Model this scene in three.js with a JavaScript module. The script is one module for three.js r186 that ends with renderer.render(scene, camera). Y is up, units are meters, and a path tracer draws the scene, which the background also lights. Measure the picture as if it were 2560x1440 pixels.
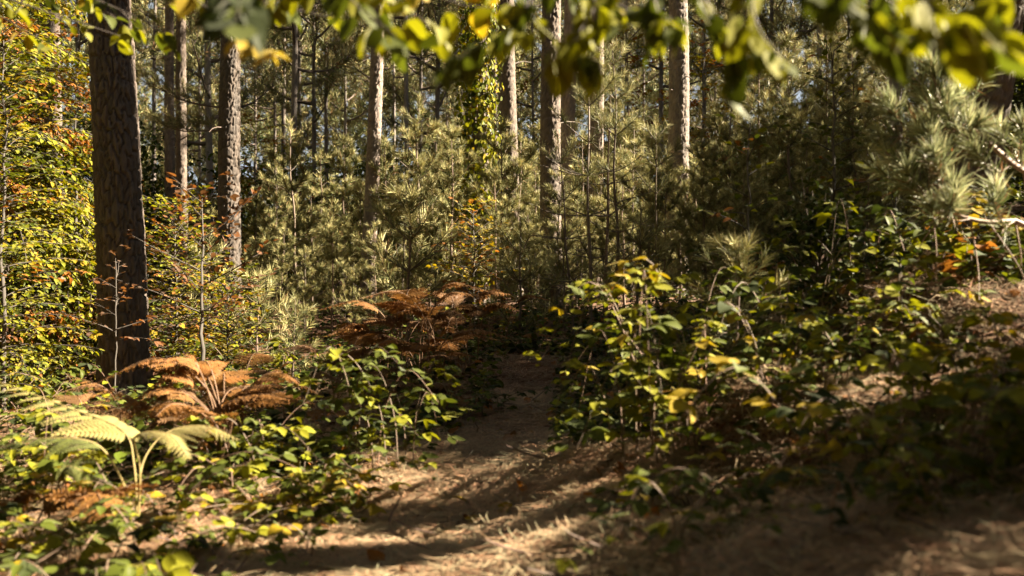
import * as THREE from 'three';

// ---------------------------------------------------------------- camera, sky, sun, exposure
const scene = new THREE.Scene();
const F = 2489, EYE = 1.2;                                   // focal length in photo pixels, eye height in metres
const camera = new THREE.PerspectiveCamera(2 * Math.atan(720 / F) * 180 / Math.PI, 16 / 9, 0.05, 2000);
camera.filmGauge = 36;
camera.position.set(0, EYE, 0);
camera.lookAt(0, EYE, -10);
camera.focus = 13;
camera.userData.fStop = 2.0;
const SUN_AZ = 80 * Math.PI / 180, SUN_EL = 33 * Math.PI / 180;
const sunDir = new THREE.Vector3(Math.sin(SUN_AZ) * Math.cos(SUN_EL), Math.sin(SUN_EL), -Math.cos(SUN_AZ) * Math.cos(SUN_EL));
const skyTex = (() => {                                       // clear autumn air: pale towards the horizon, blue overhead, a soft glow round the sun
  const W = 256, Hh = 128, d = new Float32Array(W * Hh * 4);
  for (let j = 0; j < Hh; j++) for (let i = 0; i < W; i++) {
    const el = ((j + 0.5) / Hh - 0.5) * Math.PI, az = ((i + 0.5) / W - 0.5) * 2 * Math.PI, y = Math.sin(el);
    const c = Math.cos(az) * Math.cos(el) * sunDir.x + y * sunDir.y + Math.sin(az) * Math.cos(el) * sunDir.z, k = Math.pow(Math.max(0, y), 0.4), glow = Math.pow(Math.max(0, c), 6) * 0.5, o = (j * W + i) * 4;
    const lo = [1.25, 1.42, 1.62], hi = [0.04, 0.052, 0.074];
    for (let q = 0; q < 3; q++) d[o + q] = y < 0 ? [0.2, 0.17, 0.12][q] : lo[q] + (hi[q] - lo[q]) * k + glow * [1, 0.9, 0.75][q];
    d[o + 3] = 1;
  }
  const t = new THREE.DataTexture(d, W, Hh, THREE.RGBAFormat, THREE.FloatType);
  t.mapping = THREE.EquirectangularReflectionMapping; t.magFilter = t.minFilter = THREE.LinearFilter; t.needsUpdate = true;
  return t;
})();
scene.background = skyTex;
scene.environment = skyTex;
scene.backgroundIntensity = scene.environmentIntensity = 0.1;
const sun = new THREE.DirectionalLight(new THREE.Color(1.0, 0.845, 0.62), 5);
sun.position.copy(sunDir).multiplyScalar(60);
sun.name = 'sun';
sun.castShadow = true;
sun.shadow.camera.left = sun.shadow.camera.bottom = -45;
sun.shadow.camera.right = sun.shadow.camera.top = 45;
sun.shadow.camera.far = 160;
sun.shadow.mapSize.set(4096, 4096);
scene.add(sun, sun.target);
const renderer = new THREE.WebGLRenderer({ antialias: true });
renderer.toneMapping = THREE.LinearToneMapping;
renderer.toneMappingExposure = 9.4;
renderer.shadowMap.enabled = true;

// ---------------------------------------------------------------- helpers
const rng = (a) => () => { a = (a + 0x6d2b79f5) | 0; let t = Math.imul(a ^ (a >>> 15), 1 | a); t = (t + Math.imul(t ^ (t >>> 7), 61 | t)) ^ t; return ((t ^ (t >>> 14)) >>> 0) / 4294967296; };
const TAU = Math.PI * 2, lerp = (a, b, t) => a + (b - a) * t, clamp = (x, a, b) => Math.min(b, Math.max(a, x));
const sstep = (a, b, x) => { const t = clamp((x - a) / (b - a), 0, 1); return t * t * (3 - 2 * t); };
const add = (a, b, s = 1) => [a[0] + b[0] * s, a[1] + b[1] * s, a[2] + b[2] * s];
const sub = (a, b) => [a[0] - b[0], a[1] - b[1], a[2] - b[2]];
const mul = (a, s) => [a[0] * s, a[1] * s, a[2] * s];
const dot = (a, b) => a[0] * b[0] + a[1] * b[1] + a[2] * b[2];
const cross = (a, b) => [a[1] * b[2] - a[2] * b[1], a[2] * b[0] - a[0] * b[2], a[0] * b[1] - a[1] * b[0]];
const len = (a) => Math.hypot(a[0], a[1], a[2]);
const norm = (a) => { const l = len(a) || 1; return [a[0] / l, a[1] / l, a[2] / l]; };
const mix3 = (a, b, t) => [lerp(a[0], b[0], t), lerp(a[1], b[1], t), lerp(a[2], b[2], t)];
const jit = (r, s) => [(r() - 0.5) * s, (r() - 0.5) * s, (r() - 0.5) * s];
const hash2 = (x, y) => { let h = Math.imul(x | 0, 374761393) + Math.imul(y | 0, 668265263); h = Math.imul(h ^ (h >>> 13), 1274126177); return ((h ^ (h >>> 16)) >>> 0) / 4294967296; };
const vnoise = (x, y) => { const ix = Math.floor(x), iy = Math.floor(y), fx = x - ix, fy = y - iy, u = fx * fx * (3 - 2 * fx), v = fy * fy * (3 - 2 * fy); return lerp(lerp(hash2(ix, iy), hash2(ix + 1, iy), u), lerp(hash2(ix, iy + 1), hash2(ix + 1, iy + 1), u), v); };
const fbm = (x, y, n = 4) => { let s = 0, a = 0.5; for (let i = 0; i < n; i++) { s += a * vnoise(x, y); x = x * 2.03 + 17.1; y = y * 2.03 + 9.2; a *= 0.5; } return s; };
// axes [side, up, forward] from a forward direction and a rough up
const frame = (dir, up) => { const z = norm(dir); let x = cross(up, z); if (len(x) < 1e-4) x = cross([1, 0, 0.01], z); x = norm(x); return [x, cross(z, x), z]; };
const turn = (v, k, a) => { const c = Math.cos(a), s = Math.sin(a), kv = cross(k, v), d = dot(k, v) * (1 - c); return [v[0] * c + kv[0] * s + k[0] * d, v[1] * c + kv[1] * s + k[1] * d, v[2] * c + kv[2] * s + k[2] * d]; };
const curve = (pts, n) => { const c = new THREE.CatmullRomCurve3(pts.map((p) => new THREE.Vector3(...p)), false, 'centripetal'); return c.getPoints(n).map((v) => [v.x, v.y, v.z]); };

// a geometry collector
class Geo {
  constructor() { this.p = []; this.c = []; this.i = []; this.u = []; this.hasUv = false; }
  get n() { return this.p.length / 3; }
  v(p, c) { this.p.push(p[0], p[1], p[2]); this.c.push(c[0], c[1], c[2]); this.u.push(0, 0); return this.p.length / 3 - 1; }
  tube(pts, radii, sides, col) {
    this.hasUv = true;
    let side = null, run = 0, first = this.n;
    for (let k = 0; k < pts.length; k++) {
      const d = norm(sub(pts[Math.min(k + 1, pts.length - 1)], pts[Math.max(k - 1, 0)]));
      side = side ? norm(sub(side, mul(d, dot(side, d)))) : frame(d, Math.abs(d[1]) > 0.9 ? [1, 0, 0] : [0, 1, 0])[0];
      const up = cross(d, side), rad = Array.isArray(radii) ? lerp(radii[0], radii[1], k / (pts.length - 1)) : radii;
      if (k) run += len(sub(pts[k], pts[k - 1]));
      for (let s = 0; s <= sides; s++) {
        const a = s / sides * TAU;
        this.v(add(add(pts[k], side, Math.cos(a) * rad), up, Math.sin(a) * rad), col);
        this.u[this.u.length - 2] = s / sides * TAU * 0.1; this.u[this.u.length - 1] = run;
      }
    }
    const w = sides + 1;
    for (let k = 0; k < pts.length - 1; k++) for (let s = 0; s < sides; s++) { const a = first + k * w + s; this.i.push(a, a + 1, a + w, a + 1, a + w + 1, a + w); }
    return this;
  }
  stamp(t, p, X, Y, Z, s, col) {
    const b = this.n, q = t.p;
    for (let k = 0; k < q.length; k += 3) {
      const x = q[k] * s, y = q[k + 1] * s, z = q[k + 2] * s;
      this.p.push(p[0] + X[0] * x + Y[0] * y + Z[0] * z, p[1] + X[1] * x + Y[1] * y + Z[1] * z, p[2] + X[2] * x + Y[2] * y + Z[2] * z);
      this.c.push(col[0] * t.c[k], col[1] * t.c[k + 1], col[2] * t.c[k + 2]); this.u.push(0, 0);
    }
    for (const k of t.i) this.i.push(b + k);
  }
  needle(p, d, side, L, w, bend, col) {       // a flat tapering needle, bent a little
    const m = add(p, d, L * 0.55), e = add(add(p, d, L), bend, L), h = w / 2;
    const a = this.v(add(p, side, -h), col), b = this.v(add(p, side, h), col), c = this.v(add(m, side, -h), col), f = this.v(add(m, side, h), col), g = this.v(e, col);
    this.i.push(a, b, f, a, f, c, c, f, g);
  }
  needle1(p, d, side, L, w, col) { const h = w / 2, a = this.v(add(p, side, -h), col), b = this.v(add(p, side, h), col), g = this.v(add(p, d, L), col); this.i.push(a, b, g); }
  build(uv) {
    const g = new THREE.BufferGeometry();
    g.setAttribute('position', new THREE.BufferAttribute(new Float32Array(this.p), 3));
    g.setAttribute('color', new THREE.BufferAttribute(new Float32Array(this.c), 3));
    if (uv ?? this.hasUv) g.setAttribute('uv', new THREE.BufferAttribute(new Float32Array(this.u), 2));
    g.setIndex(new THREE.BufferAttribute(new Uint32Array(this.i), 1));
    g.computeVertexNormals();
    this.p = this.c = this.i = this.u = null;
    return g;
  }
}
const taken = new Map();
const numbered = (name) => { const k = taken.get(name) ?? 0; taken.set(name, k + 1); return k ? name + '_' + String(k).padStart(3, '0') : name; };
function thing(name, label, category, pos = [0, 0, 0], group) {
  const o = new THREE.Group();
  o.name = numbered(name); o.position.set(...pos); o.userData = { label, category };
  if (group) o.userData.group = group;
  scene.add(o);
  return o;
}
function part(parent, name, geo, mat, kind) {
  const o = new THREE.Mesh(geo instanceof Geo ? geo.build() : geo, mat);
  o.name = name; o.castShadow = o.receiveShadow = true;
  if (kind) o.userData.kind = kind;
  parent.add(o);
  return o;
}
function setting(name, geo, mat) { const o = part(scene, name, geo, mat, 'structure'); return o; }
const M4 = new THREE.Matrix4(), A3 = new THREE.Vector3(), B3 = new THREE.Vector3(), C3 = new THREE.Vector3();
function place(o, p, X, Y, Z, s) { M4.makeBasis(A3.set(...X), B3.set(...Y), C3.set(...Z)); o.quaternion.setFromRotationMatrix(M4); o.position.set(...p); o.scale.setScalar(s); return o; }

// ---------------------------------------------------------------- materials
function dataTex(n, f, srgb) {
  const d = new Uint8Array(n * n * 4);
  for (let y = 0; y < n; y++) for (let x = 0; x < n; x++) { const c = f(x / n, y / n), o = (y * n + x) * 4; d[o] = c[0]; d[o + 1] = c[1]; d[o + 2] = c[2]; d[o + 3] = 255; }
  const t = new THREE.DataTexture(d, n, n);
  t.wrapS = t.wrapT = THREE.RepeatWrapping; t.magFilter = THREE.LinearFilter; t.minFilter = THREE.LinearMipmapLinearFilter; t.generateMipmaps = true;
  if (srgb) t.colorSpace = THREE.SRGBColorSpace;
  t.needsUpdate = true;
  return t;
}
const barkBump = dataTex(256, (u, v) => { const a = fbm(u * 24, v * 7 , 4), b = fbm(u * 60 + 5, v * 30, 3), e = Math.min(1, Math.min(u, 1 - u, v, 1 - v) * 16), q = clamp(lerp(0.5, a * 0.7 + b * 0.5, e), 0, 1) * 255; return [q, q, q]; });
const litterColor = dataTex(1024, (u, v) => {
  const p = fbm(u * 9, v * 9, 5), q = vnoise(u * 400, v * 400), s = fbm(u * 60 + 3, v * 60, 3), k = clamp(0.2 + p * 0.5 + s * 0.35 + (q - 0.5) * 0.35, 0, 1);
  return [lerp(70, 172, k), lerp(46, 122, k), lerp(28, 82, k)];
}, true);
const litterBump = dataTex(512, (u, v) => { const q = clamp(fbm(u * 90, v * 90, 4) * 0.8 + fbm(u * 14, v * 14, 3) * 0.4, 0, 1) * 255; return [q, q, q]; });
const barkMat = new THREE.MeshStandardMaterial({ name: 'pine_bark', vertexColors: true, roughness: 0.85, bumpMap: barkBump, bumpScale: 0.008 });
const twigMat = new THREE.MeshStandardMaterial({ name: 'twig_bark', vertexColors: true, roughness: 0.75 });
const leafMat = (name, color, gloss = 0.25, through = 0.45) => new THREE.MeshPhysicalMaterial({ name, color: new THREE.Color().setRGB(...color), vertexColors: true, roughness: 0.8, specularIntensity: 0.2, transmission: through, thickness: 0, clearcoat: gloss * 0.22, clearcoatRoughness: 0.34, side: THREE.DoubleSide });
const foliageMat = leafMat('beech_leaf', [1, 1, 1], 0.22, 0.48);
const glossyMat = leafMat('glossy_leaf', [1, 1, 1], 0.6, 0.3);
const needleMat = new THREE.MeshPhysicalMaterial({ name: 'pine_needle', vertexColors: true, roughness: 0.7, specularIntensity: 0.25, transmission: 0.18, thickness: 0, clearcoat: 0.1, clearcoatRoughness: 0.3, side: THREE.DoubleSide });
const waxyMat = needleMat.clone(); waxyMat.name = 'waxy_pine_needle'; waxyMat.clearcoat = 0.35; waxyMat.transmission = 0.45; waxyMat.clearcoatRoughness = 0.3;
const fernMat = leafMat('fern_blade', [1, 1, 1], 0.15, 0.4);
const PAL = {
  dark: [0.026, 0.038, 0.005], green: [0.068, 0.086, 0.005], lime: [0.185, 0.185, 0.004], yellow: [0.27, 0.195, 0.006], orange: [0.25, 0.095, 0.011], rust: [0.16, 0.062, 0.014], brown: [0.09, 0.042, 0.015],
};
const oneLeafMat = {}, bladeMat = {};
for (const k in PAL) { oneLeafMat[k] = leafMat('leaf_' + k, PAL[k], 0.25, 0.6); bladeMat[k] = leafMat('bramble_' + k, PAL[k], 0.3, 0.45); }
const tint = (r, c, s = 0.35) => { const k = 1 + (r() - 0.5) * s; return [c[0] * k * (1 + (r() - 0.5) * s * 0.5), c[1] * k, c[2] * k]; };
const pickOf = (r, weights) => { let t = 0; for (const k in weights) t += weights[k]; t *= r(); for (const k in weights) if ((t -= weights[k]) <= 0) return k; return 'green'; };

// ---------------------------------------------------------------- terrain
const CP = [[0, 0, 0], [0, -6, 0], [-0.5, 3, 0.05], [-0.45, 4.2, 0.12], [-0.1, 6, 0.16], [0.1, 8, 0.3], [0.4, 10, 0.5], [0.9, 13, 0.78], [1.6, 18, 1.05], [0.85, 4, 0.3], [1.4, 3.4, 0.5], [0.8, 5.5, 0.34], [1.6, 5, 0.74], [2.5, 5.5, 1.2], [2.3, 8, 0.92], [2.9, 6, 1.42], [4.2, 6, 1.8], [3.7, 10, 1.25], [2.4, 3, 1.0], [3.4, 3, 1.3], [3.5, 0, 0.9], [2, 0, 0.45], [6, 10, 2.1], [6, 4, 2.3], [10, 8, 2.8], [10, 16, 2.6], [12, 24, 3],
  [-4.3, 11, -0.2], [-4.3, 9, 0], [-1.4, 4.5, 0.14], [-2, 4, 0.08], [-2, 6.5, 0.1], [-3.6, 6, 0], [-3.8, 14, 0.42], [-2, 9.5, 0.28], [-3, 20, 1.0], [-4.5, 16, 0.75], [-7, 10, -0.4], [-8, 16, 0.2], [-10, 24, 0.9], [0, 30, 1.7], [-15, 40, 1.6], [15, 40, 3.4], [0, 60, 2.4], [-40, 60, 1.6], [40, 60, 4], [-30, 20, -0.5], [40, 20, 4], [0, 200, 3], [-200, 100, 0], [200, 100, 5], [0, -60, -1], [60, -30, 3], [-60, -30, -1]];
function H(x, d) {
  let s = 0, t = 0;
  const k = 1 / (1 + 0.1 * Math.abs(d));
  for (const [cx, cd, h] of CP) { const q = ((x - cx) ** 2 * 1.3 + (d - cd) ** 2) * k + 0.06, w = 1 / (q * q); s += w * h; t += w; }
  return s / t + (fbm(x * 1.1 + 31, d * 1.1 + 7, 3) - 0.44) * 0.16 + (fbm(x * 5 + 3, d * 5, 2) - 0.37) * 0.035;
}
const pathX = (d) => d < 8 ? lerp(-0.62, 0.1, sstep(3, 8, d)) : lerp(0.1, 1.1, sstep(8, 14, d));
const pathW = (d) => lerp(0.62, 0.2, sstep(3.4, 7.5, d));
const gp = (u, d) => { const x = (u - 1280) / F * d; return [x, H(x, d), -d]; };
const at = (u, v, d) => [(u - 1280) / F * d, EYE - (v - 720) / F * d, -d];
{
  const g = new Geo(); g.hasUv = true;
  const NX = 240, ND = 300, spread = (s, a, b) => Math.sign(s) * (a * Math.abs(s) + b * Math.abs(s) ** 4);
  for (let j = 0; j <= ND; j++) for (let i = 0; i <= NX; i++) {
    const x = spread(i / NX * 2 - 1, 9, 290), q = j / ND, d = q < 0.12 ? lerp(-200, 1, Math.pow(q / 0.12, 0.25)) : 1 + 26 * ((q - 0.12) / 0.88) + 320 * ((q - 0.12) / 0.88) ** 5;
    g.v([x, H(x, d), -d], [1, 1, 1]); g.u[g.u.length - 2] = x / 2.2; g.u[g.u.length - 1] = d / 2.2;
  }
  for (let j = 0; j < ND; j++) for (let i = 0; i < NX; i++) { const a = j * (NX + 1) + i, w = NX + 1; g.i.push(a, a + 1, a + w, a + 1, a + w + 1, a + w); }
  setting('ground', g, new THREE.MeshStandardMaterial({ name: 'needle_litter_soil', color: new THREE.Color().setRGB(0.36, 0.33, 0.3), map: litterColor, bumpMap: litterBump, bumpScale: 0.03, roughness: 0.95 }));
}

// ---------------------------------------------------------------- leaf shapes (length 1 along z, y is the leaf's upper side)
function leafShape(w, fold, curl, fine, lobes) {
  const t = new Geo(), prof = fine ? [[0.14, 0.55], [0.36, 1], [0.62, 0.9], [0.84, 0.5]] : [[0.3, 0.95], [0.68, 0.8]];
  const cy = (z) => -curl * z * z, one = [1, 1, 1], rib = one;
  const b = t.v([0, 0, 0], rib); let L = b, C = b, R = b;
  prof.forEach(([z, k], n) => {
    const k2 = k * (lobes ? 1 - lobes * (n % 2) : 1);
    const l = t.v([-w * k2, cy(z) + fold * k2 * w, z], one), c = t.v([0, cy(z), z], rib), r = t.v([w * k2, cy(z) + fold * k2 * w, z], one);
    if (L === b) t.i.push(b, c, l, b, r, c); else t.i.push(L, C, c, L, c, l, C, R, r, C, r, c);
    L = l; C = c; R = r;
  });
  const e = t.v([0, cy(1), 1], rib);
  t.i.push(L, C, e, C, R, e);
  return t;
}
const template = (t) => { const q = { p: t.p.slice(), c: t.c.slice(), i: t.i.slice() }; return q; };
const LEAF = [leafShape(0.33, 0.25, 0.12), leafShape(0.36, 0.45, 0.25), leafShape(0.31, 0.1, -0.1)].map(template);
const FINE = [leafShape(0.33, 0.22, 0.14, 1), leafShape(0.37, 0.4, 0.3, 1), leafShape(0.34, 0.08, -0.06, 1), leafShape(0.30, 0.6, 0.42, 1)];
const FINEg = FINE.map((t) => { const q = new Geo(); Object.assign(q, { p: t.p.slice(), c: t.c.slice(), i: t.i.slice(), u: t.u.slice() }); return q.build(false); });
const FINEt = FINE.map(template);
// trifoliate bramble blades with their stalk
const TRI = [0, 1, 2].map((n) => {
  const t = new Geo(), r = rng(900 + n), up = [0, 1, 0];
  t.needle([0, 0, 0], [0, -0.05, 1], [1, 0, 0], 0.5, 0.03, [0, -0.05, 0], [1, 0.6, 0.8]);
  for (const [a, s, z] of [[0, 0.62, 0.42], [1.15, 0.5, 0.36], [-1.15, 0.5, 0.36]]) {
    const Z = norm([Math.sin(a), -0.12 - r() * 0.25, Math.cos(a)]), [X, Y] = frame(Z, norm(add(up, jit(r, 0.5))));
    t.stamp(FINEt[(n + (a > 0)) % 4], [0, -0.02, z], X, Y, Z, s, [1, 1, 1]);
  }
  return t;
});
const TRIg = TRI.map((t) => { const q = new Geo(); Object.assign(q, { p: t.p.slice(), c: t.c.slice(), i: t.i.slice(), u: t.u.slice() }); return q.build(false); });
const TRIt = TRI.map(template);

// ---------------------------------------------------------------- big pine trunks with plated bark
function barkTrunk({ base, slope = [0, 0], r0, height, fineTo, step, plateW = 0.055, plateH = 0.13, amp = 0.018, seed, tone = [0.09, 0.068, 0.055] }) {
  const g = new Geo(); g.hasUv = true;
  const around = Math.max(10, Math.round(TAU * r0 / step)), cells = Math.max(4, Math.round(TAU * r0 / plateW));
  const ys = []; let y = -0.25; while (y < height) { ys.push(y); y += y < fineTo ? step : 0.5; } ys.push(height);
  const bend = (h) => r0 * 0.22 * (Math.sin(h * 0.55 + seed) - Math.sin(seed)), rad = (h, a) => r0 * (1 + (0.42 + 0.2 * Math.cos(a * 4 + seed) + 0.14 * Math.cos(a * 7 + seed * 2)) * Math.exp(-Math.max(0, h + 0.05) * 3.4)) * lerp(1, 0.25, Math.pow(clamp(h / height, 0, 1), 1.25));
  const ph = seed * 7.3;
  for (const h of ys) for (let s = 0; s <= around; s++) {
    const a = (s % around) / around * TAU, sx = Math.cos(a), sz = Math.sin(a);
    const wx = fbm(sx * 2 + ph, h * 2.2 + sz * 2, 3) * 1.5, wy = fbm(sx * 3 + ph + 9, h * 3 + sz * 3, 2) * 1.2;
    const cu = a / TAU * cells + wx, cv = h / plateH + wy, iu = Math.floor(cu), iv = Math.floor(cv);
    let f1 = 9, f2 = 9, id = 0;
    for (let q = -1; q <= 1; q++) for (let w = -1; w <= 1; w++) {
      const gx = iu + q, gy = iv + w, m = ((gx % cells) + cells) % cells, hx = hash2(m * 3 + seed * 101, gy * 7), hy = hash2(m * 5 + 11, gy * 3 + seed * 57);
      const dx = gx + 0.15 + hx * 0.7 - cu, dy = gy + 0.1 + hy * 0.8 - cv, dd = Math.sqrt(dx * dx + dy * dy * 0.7);
      if (dd < f1) { f2 = f1; f1 = dd; id = hash2(m + seed * 13, gy + 77); } else if (dd < f2) f2 = dd;
    }
    const plate = sstep(0.01, 0.2, f2 - f1), rough = fbm(a * r0 * 60 + ph, h * 22, 3) - 0.45;
    const rr = rad(h, a) + amp * (plate * (0.75 + 0.5 * id) - 0.6) + rough * amp * 0.55 + (fbm(sx * 1.3 + ph, h * 0.8 + sz, 2) - 0.4) * r0 * 0.12;
    const k = 0.72 + id * 0.5 + rough * 0.5, warm = fbm(sx * 4 + ph, h * 5 + sz * 4, 3);
    g.v([bend(h) + slope[0] * h + sx * rr, h, slope[1] * h + sz * rr], [tone[0] * k * lerp(0.9, 1.15, warm), tone[1] * k, tone[2] * k * lerp(1.1, 0.85, warm)]);
    g.u[g.u.length - 2] = s / around * Math.max(1, Math.round(TAU * r0 / 0.35)); g.u[g.u.length - 1] = h / 0.6;
  }
  const w = around + 1;
  for (let j = 0; j < ys.length - 1; j++) for (let s = 0; s < around; s++) { const a = j * w + s; g.i.push(a, a + w, a + 1, a + 1, a + w, a + w + 1); }
  return g;
}
const NEEDLE = [0.062, 0.08, 0.022], STRAW = [0.22, 0.17, 0.085], WOOD = [0.085, 0.062, 0.05], PALE = [0.19, 0.125, 0.09];
let NEEDLE_HI = [0.46, 0.425, 0.20];
const needleCol = (r, straw, m) => r() < straw ? tint(r, [0.20, 0.11, 0.05], 0.4) : tint(r, mix3(NEEDLE, NEEDLE_HI, clamp(m + (r() - 0.5) * 0.5, 0, 1)), 0.4);
// one length of shoot set with needles
function tuft(g, r, p, dir, seg, n, L, w, tip, straw, fine) {
  const [X, Y, Z] = frame(dir, [0.01, 1, 0.02]), m = tip ? 0.35 + 0.65 * r() : 0.45 * r();      // young shoots are paler than last year's
  for (let k = 0; k < n; k++) {
    const a = r() * TAU, spread = tip ? lerp(0.12, 0.9, Math.sqrt(r())) : lerp(0.55, 1.15, r()), c = Math.cos(spread), s = Math.sin(spread);
    const out = add(mul(X, Math.cos(a)), Y, Math.sin(a)), d = add(mul(Z, c), out, s), q = add(p, Z, seg * r());
    const side = norm(cross(d, norm(jit(r, 2)))), l = L * (0.75 + r() * 0.4);
    if (fine) g.needle(q, d, side, l, w, [(r() - 0.5) * 0.12, 0.05 - r() * 0.14, (r() - 0.5) * 0.12], needleCol(r, straw, m)); else g.needle1(q, d, side, l, w, needleCol(r, straw, m));
  }
}
// crown of a grown pine: drooping and rising limbs set with coarse tufts; y from 0 to 1 is stretched by the caller
function crownGeo(seed, opt = {}) {
  const { h = 7, spread = 2.3, limbs = 26, n = 16, L = 0.17, w = 0.011, low = 0 } = opt, r = rng(seed), wood = new Geo(), g = new Geo();
  for (let k = 0; k < limbs; k++) {
    const t = low + (1 - low) * Math.pow(k / limbs, 0.85), y = t * h, a = k * 2.4 + r(), R = spread * (1 - t * 0.72) * (0.6 + r() * 0.55);
    let p = [0, y, 0], d = norm([Math.cos(a), lerp(-0.05, 0.7, t) + (r() - 0.5) * 0.3, Math.sin(a)]);
    const pts = [p], segs = 6;
    for (let s = 0; s < segs; s++) { d = norm(add(add(d, jit(r, 0.35)), [0, 0.09, 0])); p = add(p, d, R / segs); pts.push(p); }
    wood.tube(pts, [0.035 * (1.2 - t), 0.008], 4, WOOD);
    for (let s = 2; s <= segs; s++) for (let b = 0; b < 3; b++) {
      let q = pts[s], e = norm(add(add(d, jit(r, 1.9)), [0, 0.25, 0]));
      const m = 2 + (r() * 3 | 0);
      const twig = [q];
      for (let c = 0; c < m; c++) { e = norm(add(e, jit(r, 0.5))); q = add(q, e, 0.17); twig.push(q); tuft(g, r, q, e, 0.16, n, L, w, c === m - 1, 0.14); }
      wood.tube(twig, [0.008, 0.004], 3, WOOD);
    }
  }
  return [wood.build(), g.build()];
}
const CROWNS = [1, 2, 3].map((k) => crownGeo(40 + k));
const FARCROWNS = [1, 2, 3].map((k) => crownGeo(60 + k, { h: 8, spread: 2.1, limbs: 30, n: 10, L: 0.24, w: 0.02 }));
function bigPine(o) {
  const { u0, v0 = 720, u1, d, wpx, label, height = 15, crownAt = 8.5, seed, step = 0.024, name = 'pine_tree', stubs = 4, group, crownScale = 1, amp, tone } = o;
  const base = gp(u0, d); if (o.dy) base[1] += o.dy;
  const t = thing(name, label, 'pine tree', base, group), r = rng(seed * 77), slope = [(u1 - u0) / v0, (r() - 0.5) * 0.02];
  const r0 = wpx / F * d / 2 / (o.thin ?? 1.03);
  part(t, 'trunk', barkTrunk({ base, slope, r0, height, fineTo: o.fineTo ?? Math.min(9, EYE + 0.3 * d + 0.6 - base[1]), step, seed, amp, plateW: o.plateW, plateH: o.plateH, tone }), barkMat);
  for (let k = 0; k < stubs; k++) {
    const g = new Geo(), y = 1.2 + r() * 5.5, a = r() * TAU, L = 0.08 + r() * r() * (o.far ? 0.5 : 0.8), s = [slope[0] * y, y, slope[1] * y];
    const pts = [s]; let q = [Math.cos(a), 0.1 + r() * 0.3, Math.sin(a)], p = add(s, q, r0 * 0.5);
    for (let c = 0; c < 5; c++) { pts.push(p); q = norm(add(add(q, jit(r, 0.5)), [0, -0.08, 0])); p = add(p, q, (L + r0 * 0.5) / 5); }
    g.tube(pts, [(0.012 + r() * 0.012) * (o.far ? 0.7 : 1), 0.004], 5, tint(r, [0.16, 0.13, 0.11]));
    part(t, 'dead_branch', g, twigMat);
  }
  const [w, n] = (o.far ? FARCROWNS : CROWNS)[seed % 3], y = crownAt, sc = (height - crownAt) / 7 * crownScale;
  for (const [nm, ge, m, kind] of [['crown_limb', w, twigMat], ['crown', n, needleMat, 'stuff']]) { const q = part(t, nm, ge, m, kind); q.position.set(slope[0] * y, y, slope[1] * y); q.rotation.y = r() * TAU; q.scale.set(crownScale, sc / crownScale * crownScale, crownScale); if (nm === 'crown') q.rotation.y = t.children[t.children.length - 2].rotation.y; }
  return t;
}
bigPine({ u0: 310, v0: 930, u1: 290, d: 11, wpx: 119, seed: 1, step: 0.0125, amp: 0.036, plateW: 0.062, plateH: 0.2, stubs: 0, tone: [0.07, 0.053, 0.044], label: 'thick dark plated pine trunk rising beside the left beech', crownAt: 9 });
bigPine({ u0: 430, v0: 690, u1: 428, d: 24, wpx: 28, seed: 2, plateW: 0.05, tone: [0.13, 0.10, 0.084], label: 'pale slender pine trunk, left one of the close pair' });
bigPine({ u0: 460, v0: 700, u1: 456, d: 20, wpx: 30, seed: 3, label: 'dark slender pine trunk, right one of the close pair' });
bigPine({ u0: 576, v0: 760, u1: 573, d: 16, wpx: 57, seed: 4, step: 0.016, stubs: 6, tone: [0.058, 0.045, 0.037], amp: 0.022, label: 'rough brown pine trunk right of the slender pair, sunlit along its edge' });
{                                                            // two live boughs reaching left from that trunk
  const t = scene.children[scene.children.length - 1], r = rng(4321);
  for (const [y, L, a] of [[3.35, 1.5, 3.05], [3.0, 1.2, 3.5]]) {
    const w = new Geo(), n = new Geo(), pts = []; let p = [0, y, 0], d = [Math.cos(a), 0.05, Math.sin(a)];
    for (let k = 0; k < 13; k++) { pts.push(p); d = norm(add(add(d, jit(r, 0.3)), [0, 0.03, 0])); p = add(p, d, L / 12); }
    w.tube(pts, [0.02, 0.006], 5, WOOD);
    for (let k = 3; k < 13; k++) for (let b = 0; b < 3; b++) { let q = pts[k], e = norm(add(add(d, jit(r, 1.8)), [0, 0.5, 0])); const tw = [q]; for (let c = 0; c < 3; c++) { e = norm(add(e, jit(r, 0.4))); q = add(q, e, 0.09); tw.push(q); tuft(n, r, q, e, 0.09, 26, 0.13, 0.005, c === 2, 0.12); } w.tube(tw, [0.005, 0.003], 3, WOOD); }
    const o = part(t, 'bough', w, twigMat); part(o, 'needles', n, needleMat, 'stuff');
  }
}
bigPine({ u0: 919, v0: 690, u1: 936, d: 18, wpx: 37, seed: 5, step: 0.02, tone: [0.15, 0.118, 0.10], label: 'lone slim pine trunk with bright edge left of the ivy-clad trunk' });
bigPine({ u0: 1195, v0: 680, u1: 1193, d: 17, wpx: 44, seed: 6, label: 'pine trunk wrapped in climbing ivy amid the young pines' });
bigPine({ u0: 1240, v0: 680, u1: 1236, d: 22, wpx: 17, seed: 7, tone: [0.18, 0.145, 0.125], label: 'thin pale pine trunk just right of the ivy-clad trunk', crownAt: 9.5 });
bigPine({ u0: 1279, v0: 680, u1: 1276, d: 19, wpx: 52, seed: 8, label: 'dark pine trunk with a crooked dead branch, right of the ivy', stubs: 3 });
bigPine({ u0: 1379, v0: 660, u1: 1385, d: 15, wpx: 55, seed: 9, step: 0.018, label: 'thick dark pine trunk rising from the middle of the young pines' });
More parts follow.
